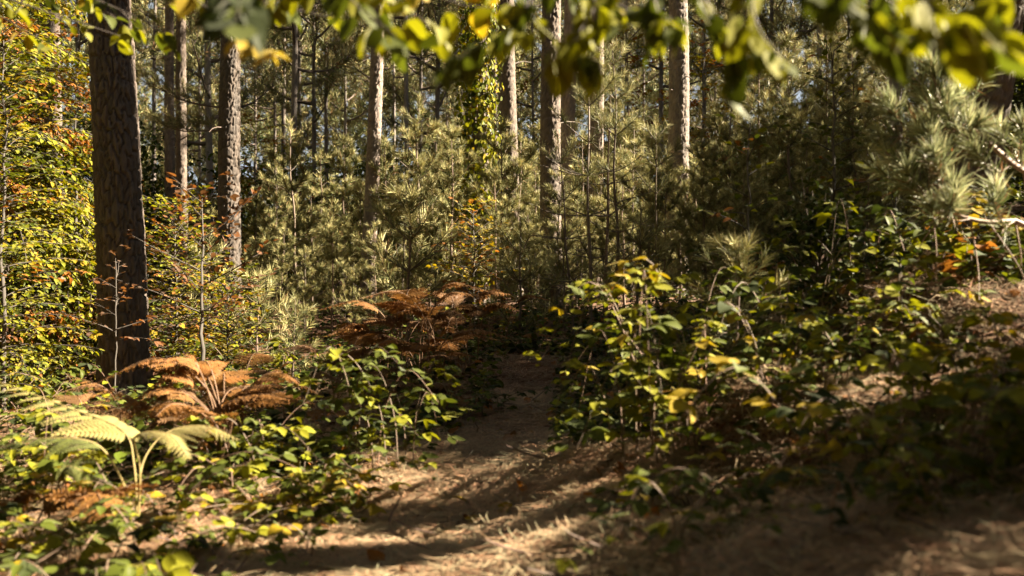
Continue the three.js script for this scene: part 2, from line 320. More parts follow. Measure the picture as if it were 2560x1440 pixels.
bigPine({ u0: 1418, v0: 660, u1: 1422, d: 20, wpx: 40, seed: 10, tone: [0.15, 0.116, 0.10], label: 'sunlit pine trunk close behind the thick dark central trunk' });
bigPine({ u0: 1487, v0: 660, u1: 1486, d: 20, wpx: 38, seed: 11, tone: [0.13, 0.10, 0.084], label: 'pine trunk behind the slim bare young pine poles' });
bigPine({ u0: 1690, v0: 600, u1: 1687, d: 18, wpx: 58, seed: 12, step: 0.02, tone: [0.125, 0.10, 0.086], label: 'stout grey-brown pine trunk right of the slim poles' });
bigPine({ u0: 2395, v0: 700, u1: 2500, d: 7.2, wpx: 118, seed: 13, step: 0.014, amp: 0.022, label: 'leaning dark pine trunk behind the long-needled bough on the bank', crownAt: 9, stubs: 2 });
bigPine({ u0: 2733, v0: 700, u1: 2733, d: 13.02, wpx: 105, seed: 16, crownAt: 12, height: 18, stubs: 2, step: 0.05, label: 'thick pine trunk beyond the right edge behind the leaning trunk' });
bigPine({ u0: 130, v0: 700, u1: 135, d: 14, wpx: 62, seed: 14, label: 'dark pine trunk half hidden behind the left beech leaves' });
bigPine({ u0: 3180, v0: 700, u1: 3190, d: 4.5, wpx: 210, seed: 15, step: 0.04, label: 'thick pine trunk on the bank beyond the right edge', crownAt: 10, stubs: 1 });
// farther trunks between them
const MARKS = [[-999, 300, 'left of the thick dark trunk'], [300, 445, 'between the thick dark trunk and slender pair'], [445, 576, 'between the slender pair and rough brown trunk'], [576, 925, 'between the rough brown and lone slim trunks'], [925, 1195, 'between the lone slim trunk and the ivy'], [1195, 1380, 'between the ivy and thick central trunk'], [1380, 1690, 'between the thick central and stout trunks'], [1690, 2080, 'between the stout trunk and tall beech sapling'], [2080, 2420, 'between the tall beech sapling and leaning trunk'], [2420, 9999, 'right of the leaning trunk']];
const ORD = ['first', 'second', 'third', 'fourth', 'fifth', 'sixth', 'seventh', 'eighth', 'ninth', 'tenth', 'eleventh', 'twelfth'];
function placed(kind, us) {                                    // a label for each of alike things, from where it stands among its kind
  return us.map((u) => { const [a, b, where] = MARKS.find((m) => u >= m[0] && u < m[1]), row = us.filter((x) => x >= a && x < b).sort((x, y) => x - y); return row.length > 1 ? `${ORD[row.indexOf(u)]} ${kind} from the left ${where}` : `single ${kind} ${where}`; });
}
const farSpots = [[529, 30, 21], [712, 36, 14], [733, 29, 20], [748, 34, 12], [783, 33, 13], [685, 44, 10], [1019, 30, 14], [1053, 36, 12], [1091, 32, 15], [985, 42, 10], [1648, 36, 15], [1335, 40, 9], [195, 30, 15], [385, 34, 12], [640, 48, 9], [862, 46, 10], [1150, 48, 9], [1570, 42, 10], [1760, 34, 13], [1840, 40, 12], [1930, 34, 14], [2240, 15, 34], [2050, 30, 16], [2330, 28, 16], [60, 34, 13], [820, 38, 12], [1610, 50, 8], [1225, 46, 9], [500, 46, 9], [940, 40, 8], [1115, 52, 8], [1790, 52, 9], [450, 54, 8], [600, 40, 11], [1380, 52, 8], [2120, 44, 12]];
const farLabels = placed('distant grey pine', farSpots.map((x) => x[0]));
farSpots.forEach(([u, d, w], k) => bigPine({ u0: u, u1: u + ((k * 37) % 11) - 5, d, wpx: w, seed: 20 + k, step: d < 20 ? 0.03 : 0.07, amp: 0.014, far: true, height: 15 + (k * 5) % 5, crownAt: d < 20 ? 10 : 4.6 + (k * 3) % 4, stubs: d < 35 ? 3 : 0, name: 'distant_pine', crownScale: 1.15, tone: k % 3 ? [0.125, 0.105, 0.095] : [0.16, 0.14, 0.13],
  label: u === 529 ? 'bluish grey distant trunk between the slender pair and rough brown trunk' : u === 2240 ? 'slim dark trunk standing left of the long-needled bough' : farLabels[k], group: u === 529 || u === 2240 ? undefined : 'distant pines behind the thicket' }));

// ---------------------------------------------------------------- young pines with whorled branches
function youngPine(seed, o = {}) {
  const { h = 3.2, spread = 0.9, low = 0.12, n = 22, L = 0.125, w = 0.0042, gap = 0.36, straw = 0.14, bare = 0, fine = false, r0 = h * 0.009 + 0.006, side = true, live: lv = 0.42 } = o, r = rng(seed);
  const stem = new Geo(), needles = new Geo(), branches = [], K = 14, pts = [], lean = [(r() - 0.5) * 0.08, (r() - 0.5) * 0.08];
  for (let k = 0; k <= K; k++) { const y = k / K * h - (k ? 0 : 0.12); pts.push([lean[0] * y + Math.sin(k * 0.9 + seed) * 0.012 * h / 3, y, lean[1] * y + Math.cos(k * 1.1 + seed) * 0.012 * h / 3]); }
  const on = (y) => { const q = clamp(y / h, 0, 1) * K, i = Math.min(K - 1, q | 0); return mix3(pts[i], pts[i + 1], q - i); };
  stem.tube(pts, [r0, 0.005], 6, tint(r, mix3(WOOD, PALE, r() * 0.7)));
  const shoot = (wood, p, d, R, rw, live, up) => {
    const segs = Math.max(3, Math.round(R / 0.11)), line = [p];
    for (let s = 0; s < segs; s++) {
      d = norm(add(add(d, jit(r, 0.28)), [0, up, 0])); p = add(p, d, R / segs); line.push(p);
      if (live && (segs - s) * (R / segs) < lv) tuft(needles, r, p, d, -R / segs, s === segs - 1 ? n : (n * 0.7) | 0, L, w, s === segs - 1, s === segs - 1 ? straw * 0.4 : straw, fine);
    }
    wood.tube(line, [rw, rw * 0.45], 4, tint(r, WOOD));
    return line;
  };
  for (let y = h * low; y < h - 0.12; y += gap * (0.8 + r() * 0.4)) {
    const t = y / h, m = 3 + (r() * 3 | 0), dead = t < bare;
    for (let k = 0; k < m; k++) {
      const a = k / m * TAU + r() * 1.1 + y * 3, R = (spread * Math.pow(1 - t, 0.75) + 0.14) * (0.65 + r() * 0.5), el = dead ? 0.05 + r() * 0.3 : lerp(0.22, 0.95, t) + (r() - 0.5) * 0.2;
      const wood = new Geo(), dir = norm([Math.cos(a), el, Math.sin(a)]), line = shoot(wood, on(y), dir, R, 0.004 + R * 0.0045, !dead, dead ? 0.05 : 0.07);
      if (side && R > 0.4) for (let s = 1; s < line.length - 1; s += 2) for (const q of [-1, 1]) {
        if (r() < (dead ? 0.7 : 0.2)) continue;
        const f = turn(norm(sub(line[s + 1], line[s])), [0, 1, 0], q * (0.7 + r() * 0.3));
        shoot(wood, line[s], norm(add(f, [0, 0.15, 0])), R * (0.22 + r() * 0.22), 0.003, !dead || r() < 0.15, 0.07);
      }
      branches.push(wood);
    }
  }
  tuft(needles, r, on(h - 0.2), [lean[0], 1, lean[1]], 0.2, n * 2, L, w, true, 0.03, fine);
  return { stem: stem.build(), branches: branches.map((b) => b.build()), needles: needles.build() };
}
function putPine(v, pos, s, rot, label, group, name = 'young_pine', whole = true) {
  const t = thing(name, label, 'young pine', pos, group);
  t.rotation.y = rot; t.scale.setScalar(s);
  part(t, 'trunk', v.stem, twigMat);
  if (whole) for (const b of v.branches) part(t, 'branch', b, twigMat);
  else part(t, 'limbs', v.limbs ??= mergeSimple(v.branches), twigMat);
  part(t, 'crown', v.needles, needleMat, 'stuff');
  return t;
}
function mergeSimple(list) {
  const g = new Geo(); g.hasUv = true;
  for (const q of list) { const b = g.n; for (const x of q.attributes.position.array) g.p.push(x); for (const x of q.attributes.color.array) g.c.push(x); for (const x of q.attributes.uv.array) g.u.push(x); for (const x of q.index.array) g.i.push(b + x); }
  return g.build();
}
const topH = (u, v, d) => at(u, v, d)[1] - gp(u, d)[1];
const YP = [0, 1, 2, 3, 4, 5].map((k) => youngPine(300 + k, { h: 3.2, spread: 0.85 + k * 0.06, low: 0.1 + (k % 3) * 0.05, w: 0.0085, n: 40, L: 0.135, gap: 0.4, live: 0.24 }));
const YB = [0, 1, 2].map((k) => youngPine(330 + k, { h: 3.4, spread: 1.0, low: 0.08, n: 28, w: 0.013, L: 0.15, gap: 0.4, live: 0.24 }));
const thicket = [
  [745, 300, 17, 'tiered pale young pine between the rough brown trunk and slim pine', 1], [830, 520, 15, 'low young pine left of the lone slim pine trunk', 1], [1000, 430, 15.2, 'pale young pine just right of the lone slim trunk', 1],
  [1040, 245, 18, 'tall pale young pine rising right of the lone slim trunk', 1], [1128, 320, 15.4, 'thin-stemmed pale young pine left of the ivy', 1], [1255, 300, 15, 'young pine with upright leader right of the ivy', 1],
  [1290, 330, 16.5, 'pale young pine before the dark trunk right of the ivy', 1], [1240, 430, 14.6, 'short young pine below the ivy-clad trunk', 1], [1390, 420, 13.6, 'young pine leaning against the foot of the thick central trunk', 1],
  [1620, 350, 14.4, 'pale young pine before the stout grey-brown trunk', 1], [1660, 420, 13.4, 'low pale young pine right of the slim poles', 1], [1580, 300, 16.5, 'young pine behind the rightmost slim pole', 1],
  [640, 470, 19], [690, 400, 20], [800, 380, 20.5], [860, 340, 21], [780, 470, 18], [905, 455, 19.5], [960, 330, 19.5], [985, 480, 17], [1096, 320, 19], [1130, 350, 20], [1075, 440, 16], [1200, 330, 20.5], [1336, 380, 18], [1345, 300, 21], [1450, 330, 19], [1500, 400, 17], [1540, 260, 20], [1560, 430, 15.5], [1700, 420, 16.5], [1740, 370, 18], [1440, 480, 15.5], [1330, 520, 14.5], [1090, 530, 14.6], [940, 560, 14], [700, 560, 15.5], [880, 620, 13.6], [1510, 540, 13.2], [1780, 470, 15], [760, 620, 14.2], [530, 520, 20], [660, 600, 17], [500, 430, 23]];
const r1 = rng(5150), massLabels = placed('crowded pale young pine', thicket.filter((x) => !x[3]).map((x) => x[0]));
let massAt = 0;
thicket.forEach(([u, v, d, label], k) => {
  const vv = label ? YP[k % 6] : d < 16 ? YP[(k * 5) % 6] : YB[k % 3], p = gp(u, d), h = topH(u, v, d);
  putPine(vv, p, h / (d < 16 || label ? 3.2 : 3.4), r1() * TAU, label ?? massLabels[massAt++], label ? undefined : 'young pines of the thicket', 'young_pine', !!label);
});
// shaded young pines to the right of the poles
const SP = [0, 1, 2].map((k) => youngPine(350 + k, { h: 4.2, spread: 1.25, low: 0.08, n: 34, w: 0.008, L: 0.13, gap: 0.3 }));
[[1765, 330, 12.2], [1825, 190, 13], [1905, 130, 14], [1985, 90, 13.2], [2065, 40, 15], [2145, 110, 13.6], [2225, 60, 15.5], [2300, 120, 12.5], [1860, 380, 11], [2400, 40, 14], [2170, 330, 10.6], [2010, 330, 11.4]].forEach(([u, v, d], k, all) => putPine(SP[k % 3], gp(u, d), topH(u, v, d) / 4.2, k * 1.7, placed('shaded young pine', all.map((x) => x[0]))[k], 'shaded young pines on the right', 'young_pine', false));
// slim bare-stemmed poles in front of the thicket
[[1476, 60, 11, 401, 'thickest slim bare-stemmed young pine pole, leftmost tall one'], [1513, 130, 11.6, 402, 'slim bare young pine pole, middle one of three'], [1545, 95, 11.2, 403, 'slim bare young pine pole, right one of three'], [1437, 330, 10.8, 404, 'leaning thin young pine pole left of the three tall ones'], [1640, 300, 12.4, 405, 'twin-stemmed thin young pine pole standing right of the three']].forEach(([u, v, d, s, label], k) => {
  const h = topH(u, v, d), vv = youngPine(s, { h, spread: 0.75, low: 0.16, bare: 0.58, gap: 0.4, n: 30, L: 0.13, w: 0.004, r0: k < 3 ? 0.026 : 0.018, straw: 0.05 }), t = putPine(vv, gp(u, d), 1, k, label, undefined, 'pine_pole');
  if (k === 3) t.rotation.z = -0.09;
});
// seedlings and little pines
const SD = [0, 1, 2].map((k) => youngPine(420 + k, { h: 1.1, spread: 0.42, low: 0.15, gap: 0.22, n: 34, L: 0.13, w: 0.0032, side: false, fine: true }));
[[1016, 488, 11.4, 'small dark young pine with bottlebrush leader beside the slim trunk'], [1300, 545, 10.6, 'small dark young pine right of the orange beech sapling'], [730, 745, 9.6, 'pale pine seedling left of the rust bracken tiers'], [640, 690, 12, 'pale pine seedling right of the rough brown trunk'], [520, 590, 13.4, 'pale pine seedling between the slender pair and rough brown trunk'], [770, 1065, 5.9, 'tiny pine seedling among the left brambles'], [1838, 612, 5.9, 'bright green pine seedling tip standing at the bank foot'], [1410, 570, 11.8, 'dark pine seedling at the foot of the thick central trunk'], [1590, 520, 11.2, 'dark little pine right of the tall poles']].forEach(([u, v, d, label], k) => putPine(SD[k % 3], gp(u, d), Math.max(0.25, topH(u, v, d)) / 1.1, k * 2.1, label, undefined, 'pine_seedling'));
[[3.0, 3.5, 1.3], [2.75, 2.9, 1.6], [3.6, 3.1, 2], [2.3, 2.2, 1.2]].forEach(([x, d, h], k) => putPine(SP[k % 3], [x, H(x, d), -d], h / 4.2, k * 1.3, 'knee-high pine on the near bank beyond the right edge', 'low pines beyond the right edge', 'young_pine', false));

// ---------------------------------------------------------------- broadleaf sprays
function spray(r, out, wood, start, dir, L, o = {}) {
  const { droop = 0.06, size = 0.062, gap = 0.085, colors = { green: 1 }, twigLen = 0.42, leafGap = 0.042, rad = 0.007, sparse = 0, up = [0, 1, 0], roll = 0.5, bareFrom = 0.12, pts } = o;
  const n = Math.max(4, Math.round(L / 0.1)), line = pts ?? [start];
  let d = norm(dir), p = start;
  if (!pts) for (let s = 0; s < n; s++) { d = norm(add(add(d, jit(r, 0.22)), [0, -droop, 0])); p = add(p, d, L / n); line.push(p); }
  wood.tube(line, [rad, rad * 0.3], 4, [0.035, 0.027, 0.022]);
  const nUp = norm(add(up, jit(r, roll))), main = pickOf(r, colors);
  const leaf = (q, fd) => {
    if (r() < sparse) return;
    const f = norm(add(fd, jit(r, 0.4))), [X, Y, Z] = frame(norm(add(f, [0, -0.12, 0])), norm(add(nUp, jit(r, 0.75))));
    out.push({ p: q, X, Y, Z, s: size * (0.6 + r() * 0.7), k: r() < 0.62 ? main : pickOf(r, colors) });
  };
  const total = line.length - 1, len_ = len(sub(line[total], line[0])) || L, step = gap / (len_ / total);
  let flip = 1;
  for (let t = total * bareFrom; t < total; t += step * (0.8 + r() * 0.4)) {
    const i = Math.min(total - 1, t | 0), q = mix3(line[i], line[i + 1], t - i), fd = norm(sub(line[i + 1], line[i])); flip = -flip;
    const td = turn(fd, nUp, flip * (0.7 + r() * 0.35)), tl = L * twigLen * (1 - t / total * 0.8) * (0.6 + r() * 0.6), m = Math.max(1, Math.round(tl / leafGap)), tw = [q];
    let e = td, z = q, fl = 1;
    for (let k = 0; k < m; k++) { e = norm(add(add(e, jit(r, 0.2)), [0, -droop * 0.7, 0])); z = add(z, e, tl / m); tw.push(z); fl = -fl; leaf(z, turn(e, nUp, fl * 0.9)); }
    leaf(z, e);
    if (tw.length > 2) wood.tube(tw, [rad * 0.32, rad * 0.18], 3, [0.06, 0.045, 0.034]);
  }
  leaf(line[total], d);
}
const camP = [0, EYE, 0];
function leafParts(parent, leaves, own, r, fineAll, mats = oneLeafMat, name = 'leaf') {
  const order = leaves.map((l, k) => [len(sub(add(l.p, [parent.position.x, parent.position.y, parent.position.z]), camP)) / l.s, k]).sort((a, b) => a[0] - b[0]).map((x) => x[1]), rest = new Geo();
  order.forEach((k, n) => {
    const l = leaves[k];
    if (n < own) place(part(parent, name, FINEg[k % 4], mats[l.k]), l.p, l.X, l.Y, l.Z, l.s);
    else rest.stamp((fineAll ? FINEt : LEAF)[k % 3], l.p, l.X, l.Y, l.Z, l.s, tint(r, PAL[l.k], 0.4));
  });
  if (rest.n) part(parent, 'foliage', rest, mats === bladeMat ? glossyMat : foliageMat, 'stuff');
}
function beech({ pos, h, seed, label, branches, reach, colors, orange = 0, own = 0, low = 0.08, name = 'beech_sapling', size = 0.062, lean = [0, 0], sparse = 0, toward, r0, droop = 0.06, gap, twigLen, group }) {
  const r = rng(seed), t = thing(name, label, 'beech tree', pos, group), trunk = new Geo(), leaves = [], pts = [], K = 12;
  for (let k = 0; k <= K; k++) { const y = k / K * h - (k ? 0 : 0.1); pts.push([lean[0] * y + (r() - 0.5) * 0.03 * h * 0.5, y, lean[1] * y + (r() - 0.5) * 0.03 * h * 0.5]); }
  trunk.tube(pts, [r0 ?? h * 0.008 + 0.006, 0.004], 6, [0.05, 0.042, 0.036]);
  part(t, 'trunk', trunk, twigMat);
  for (let b = 0; b < branches; b++) {
    const f = low + (1 - low) * (b + r()) / branches, q = f * K, i = Math.min(K - 1, q | 0), p = mix3(pts[i], pts[i + 1], q - i), a = toward !== undefined && r() < 0.7 ? toward + (r() - 0.5) * 2.2 : b * 2.4 + r();
    const R = reach * (1 - f * 0.65) * (0.55 + r() * 0.6), wood = new Geo(), isO = r() < orange;
    spray(r, leaves, wood, p, [Math.cos(a), lerp(0.15, 0.8, f), Math.sin(a)], R, { colors: isO ? { orange: 4, rust: 2, yellow: 2 } : colors, size, sparse, rad: 0.004 + R * 0.004, droop, gap, twigLen });
    part(t, 'branch', wood, twigMat);
  }
  leafParts(t, leaves, own, r);
  return t;
}
const GY = { lime: 6, green: 4, yellow: 2, dark: 1, orange: 0.15 };
beech({ pos: gp(-60, 12.2), h: 6.4, seed: 11, branches: 170, reach: 2.6, colors: GY, orange: 0.07, own: 150, gap: 0.075, twigLen: 0.5, size: 0.07, toward: 0.1, name: 'beech_tree', r0: 0.06, label: 'large yellow-green beech filling the left edge before the pines' });
beech({ pos: gp(10, 9.8), h: 3.8, seed: 12, branches: 95, reach: 1.15, colors: GY, orange: 0.12, own: 120, gap: 0.07, r0: 0.025, label: 'dense yellow-green beech sapling left of the thick dark trunk' });
beech({ pos: gp(190, 12.5), h: 3.9, seed: 13, branches: 50, reach: 1.5, colors: GY, orange: 0.1, label: 'leafy beech sapling close behind the thick dark trunk', own: 60 });
beech({ pos: gp(440, 12.6), h: 2.1, seed: 14, branches: 95, reach: 1.35, colors: { lime: 5, yellow: 3, green: 3, orange: 0.4 }, orange: 0.1, own: 120, label: 'golden-green beech bush right of the thick dark trunk' });
beech({ pos: gp(570, 11.6), h: 1.35, seed: 15, branches: 64, reach: 1.1, colors: { yellow: 3, lime: 5, green: 3, orange: 0.4 }, orange: 0.08, own: 80, label: 'low golden beech bush below the rough brown trunk' });
beech({ pos: gp(505, 8.6), h: 1.75, seed: 16, branches: 15, reach: 1.25, colors: { orange: 1, rust: 4, brown: 4 }, own: 100, sparse: 0.25, r0: 0.022, low: 0.35, droop: 0.0, label: 'dark forked beech sapling with sparse rust leaves above the left bracken' });
beech({ pos: gp(290, 9.8), h: 1.5, seed: 17, branches: 9, reach: 0.9, colors: { orange: 1, rust: 4, brown: 3 }, own: 80, sparse: 0.2, low: 0.4, r0: 0.009, label: 'small rust-leaved beech sapling before the thick dark trunk' });
beech({ pos: gp(1185, 12.0), h: 1.55, seed: 18, branches: 46, reach: 0.85, colors: { yellow: 5, orange: 5, lime: 1 }, own: 120, label: 'glowing orange beech sapling below the ivy-clad trunk' });
beech({ pos: gp(2085, 7.2), h: topH(2085, 125, 7.2), seed: 19, branches: 22, reach: 0.75, colors: { lime: 3, green: 5, orange: 0.6 }, own: 140, sparse: 0.1, low: 0.3, label: 'tall thin beech sapling with yellow-green leaves before the shaded pines' });
beech({ pos: gp(1872, 6.6), h: topH(1872, 305, 6.6), seed: 20, branches: 15, reach: 0.62, colors: { lime: 3, green: 5, orange: 0.4 }, own: 120, sparse: 0.1, low: 0.15, label: 'thin beech sapling with bare leader right of the path' });
beech({ pos: gp(2240, 6.9), h: topH(2240, 420, 6.9), seed: 21, branches: 12, reach: 0.6, colors: { lime: 3, green: 5, yellow: 1 }, own: 100, low: 0.1, label: 'short beech sapling below the long-needled bough' });
// yellow-orange trees far behind
[[1560, 27, 6.5, 31, 'yellow broadleaf tree far behind the stout grey-brown trunk'], [1290, 33, 7, 32, 'golden broadleaf tree far behind the dark trunk right of the ivy'], [640, 26, 4.6, 33, 'amber broadleaf tree far right of the rough brown trunk'], [1760, 24, 6, 34, 'orange-tinged broadleaf tree behind the shaded young pines'], [90, 20, 6.5, 35, 'yellow broadleaf tree far behind the left beech']].forEach(([u, d, h, seed, label]) => beech({ pos: gp(u, d), h, seed, branches: 34, reach: 2.2, colors: { yellow: 4, lime: 3, orange: 3 }, orange: 0.3, size: 0.11, gap: 0.16, name: 'broadleaf_tree', label, low: 0.25 }));

// ---------------------------------------------------------------- dense hollies on the rise to the right, outside the view: their shade lies over the clearing
const HT = [71, 72].map((seed) => {
  const r = rng(seed), wood = new Geo(), g = new Geo(); wood.tube([[0, -0.2, 0], [0.03, 2, 0.02], [0, 4, -0.03], [0, 5.6, 0]], [0.09, 0.02], 7, WOOD);
  for (let k = 0; k < 46; k++) {
    const y = 0.9 + 4.7 * k / 46, a = k * 2.4, R = 1.35 * Math.sqrt(Math.max(0.05, 1 - Math.pow((y - 2.6) / 3.3, 2))) * (0.8 + r() * 0.35), e = [Math.cos(a) * R, y + 0.25 * r(), Math.sin(a) * R];
    wood.tube([[0, y - 0.3, 0], mix3([0, y - 0.1, 0], e, 0.5), e], [0.018, 0.005], 4, WOOD);
    for (let q = 0; q < 210; q++) { const p = add(mix3([0, y, 0], e, 0.35 + 0.7 * r()), jit(r, 0.75)), [X, Y, Z] = frame(norm(jit(r, 2)), norm(add([0, 0.5, 0], jit(r, 1.6)))); g.stamp(LEAF[q % 3], p, X, Y, Z, 0.07 + r() * 0.04, tint(r, PAL[r() < 0.7 ? 'dark' : 'green'])); }
  }
  return [wood.build(), g.build()];
});
const holly = (x, d, s, k, label, group, sy = s) => { const t = thing('holly_tree', label, 'holly', [x, H(x, d), -d], group); t.rotation.y = k * 1.9; t.scale.set(s, sy, s); part(t, 'trunk', HT[k % 2][0], twigMat); part(t, 'crown', HT[k % 2][1], glossyMat, 'stuff'); };
[[8.4, 9.2, 0.84], [8.9, 10.5, 0.78], [8.2, 11.6, 0.84], [9.2, 12.6, 0.98], [10, 9.7, 0.86], [10.2, 11.5, 0.84], [8.6, 14.2, 0.72], [9.9, 15.2, 0.9], [8.3, 8.2, 0.8]].forEach(([x, d, sy], k) => holly(x, d, 0.98, k, 'dense dark holly on the rise beyond the right edge', 'hollies beyond the right edge', sy));
[[2.75, 3.9], [2.65, 3.3], [2.4, 2.8]].forEach(([x, d], k) => holly(x, d, 0.3, k, 'low dark holly on the near bank beyond the right edge', 'low hollies beyond the right edge', 0.16));
[[15.5, 27, 3.6], [17.5, 31, 3.8], [19.5, 35, 4], [21.5, 39, 4], [23.5, 43, 4.2], [19, 28, 4], [22, 33, 4.2], [25, 38, 4.4], [27, 45, 4.4]].forEach(([x, d, sy], k) => holly(x, d, 2.2, k, 'tall evergreen far beyond the right edge', 'far evergreens beyond the right edge', sy));

// ---------------------------------------------------------------- ivy on the pine trunk
{
  const b = gp(1195, 17), r = rng(77), t = thing('ivy', 'climbing ivy with bright leaves wrapped round a pine trunk', 'ivy', b), leaves = [], r0 = 0.165;
  for (let v = 0; v < 7; v++) {
    const g = new Geo(), pts = []; let a = v / 7 * TAU + r();
    for (let y = 0; y < 6.4; y += 0.16) { a += (r() - 0.5) * 0.35; pts.push([Math.cos(a) * (r0 + 0.012), y, Math.sin(a) * (r0 + 0.012)]); }
    g.tube(pts, [0.012, 0.004], 4, [0.09, 0.07, 0.05]);
    part(t, 'stem', g, twigMat);
  }
  for (let k = 0; k < 4200; k++) {
    const y = 0.4 + r() * 6.1, a = r() * TAU, R = r0 + 0.02 + Math.pow(r(), 2) * 0.26, o = [Math.cos(a), 0, Math.sin(a)];
    const [X, Y, Z] = frame(norm(add([0, -0.8, 0], jit(r, 1.2))), norm(add(o, jit(r, 0.8))));
    leaves.push({ p: [o[0] * R, y, o[2] * R], X, Y, Z, s: 0.06 + r() * 0.06, k: pickOf(r, { green: 3, lime: 6, dark: 1, yellow: 1 }) });
  }
  leafParts(t, leaves, 150, r, false, bladeMat);
}

// ---------------------------------------------------------------- long-needled pine boughs on the bank
{
  const r = rng(808), root = gp(2640, 5.2), t = thing('pine_bush', 'sunlit long-needled pine bush with crooked boughs on the right bank', 'pine bush', root);
  const loc = (u, v, d) => sub(at(u, v, d), root);
  NEEDLE_HI = [0.48, 0.49, 0.28];
  const bough = (pts, rad, col, ends) => {
    const g = new Geo(), line = curve(pts, 16); g.tube(line, [rad, rad * 0.35], 6, col); const o = part(t, 'bough', g, twigMat);
    const n = new Geo(), m = line.length;
    for (let k = Math.floor(m * ends); k < m; k++) {
      const d = norm(sub(line[Math.min(m - 1, k + 1)], line[Math.max(0, k - 1)]));
      tuft(n, r, line[k], norm(add(d, [0, 0.1, 0])), 0.04, k > m - 4 ? 30 : 5, 0.12, 0.005, k > m - 3, k > m - 5 ? 0.03 : 0.2, true);
    }
    if (n.n) part(o, 'needles', n, waxyMat, 'stuff');
    return line;
  };
  const tips = [[2230, 260, 5.0], [2330, 175, 5.1], [2400, 240, 5.0], [2300, 330, 4.9], [2215, 340, 5.0], [2360, 400, 4.8], [2270, 470, 4.9], [2470, 180, 5.2], [2500, 330, 5.0], [2440, 380, 4.9], [2200, 430, 5.1], [2390, 500, 4.7], [2310, 250, 5.1], [2420, 310, 5.0], [2370, 290, 4.9], [2490, 480, 4.8], [2250, 400, 5.0], [2330, 520, 4.8], [2450, 120, 5.3]];
  const main = [[0, -0.1, 0], loc(2600, 470, 5.1), loc(2520, 400, 5.0), loc(2440, 330, 5.0), loc(2360, 270, 5.1), loc(2330, 180, 5.1)], mainLine = bough(main, 0.02, PALE, 0.5);
  const low = [[0, 0, 0.02], loc(2560, 560, 5.0), loc(2460, 555, 4.9), loc(2390, 535, 4.9), loc(2300, 470, 4.9), loc(2215, 380, 5.0)], lowLine = bough(low, 0.016, PALE, 0.75);
  tips.forEach(([u, v, d], k) => {
    const e = loc(u, v, d), line = len(sub(e, lowLine[8])) < len(sub(e, mainLine[9])) ? lowLine : mainLine;
    let best = 0, bd = 9; line.forEach((p, i) => { const q = len(sub(p, e)); if (i > 2 && q < bd && q > 0.1) { bd = q; best = i; } });
    const s = line[Math.max(2, best - 3)], mid = add(add(mix3(s, e, 0.55), [0, -0.06, 0]), jit(r, 0.1));
    bough([s, mix3(s, mid, 0.5), mid, e], 0.006, tint(r, PALE), 0.4);
    for (let q = 0; q < 1; q++) { const f = add(mix3(s, e, 0.65), [(r() - 0.5) * 0.3, (r() - 0.2) * 0.16, (r() - 0.5) * 0.3]); bough([mix3(s, mid, 0.8), mix3(mid, f, 0.5), f], 0.004, tint(r, PALE), 0.3); }
  });
  for (let k = 0; k < 9; k++) { const s = (k % 2 ? mainLine : lowLine)[4 + k], e = add(s, [(r() - 0.5) * 0.4, -0.2 - r() * 0.25, (r() - 0.5) * 0.3]); bough([s, add(mix3(s, e, 0.5), jit(r, 0.1)), e], 0.005, PALE, 2); }
  NEEDLE_HI = [0.46, 0.425, 0.20];
}

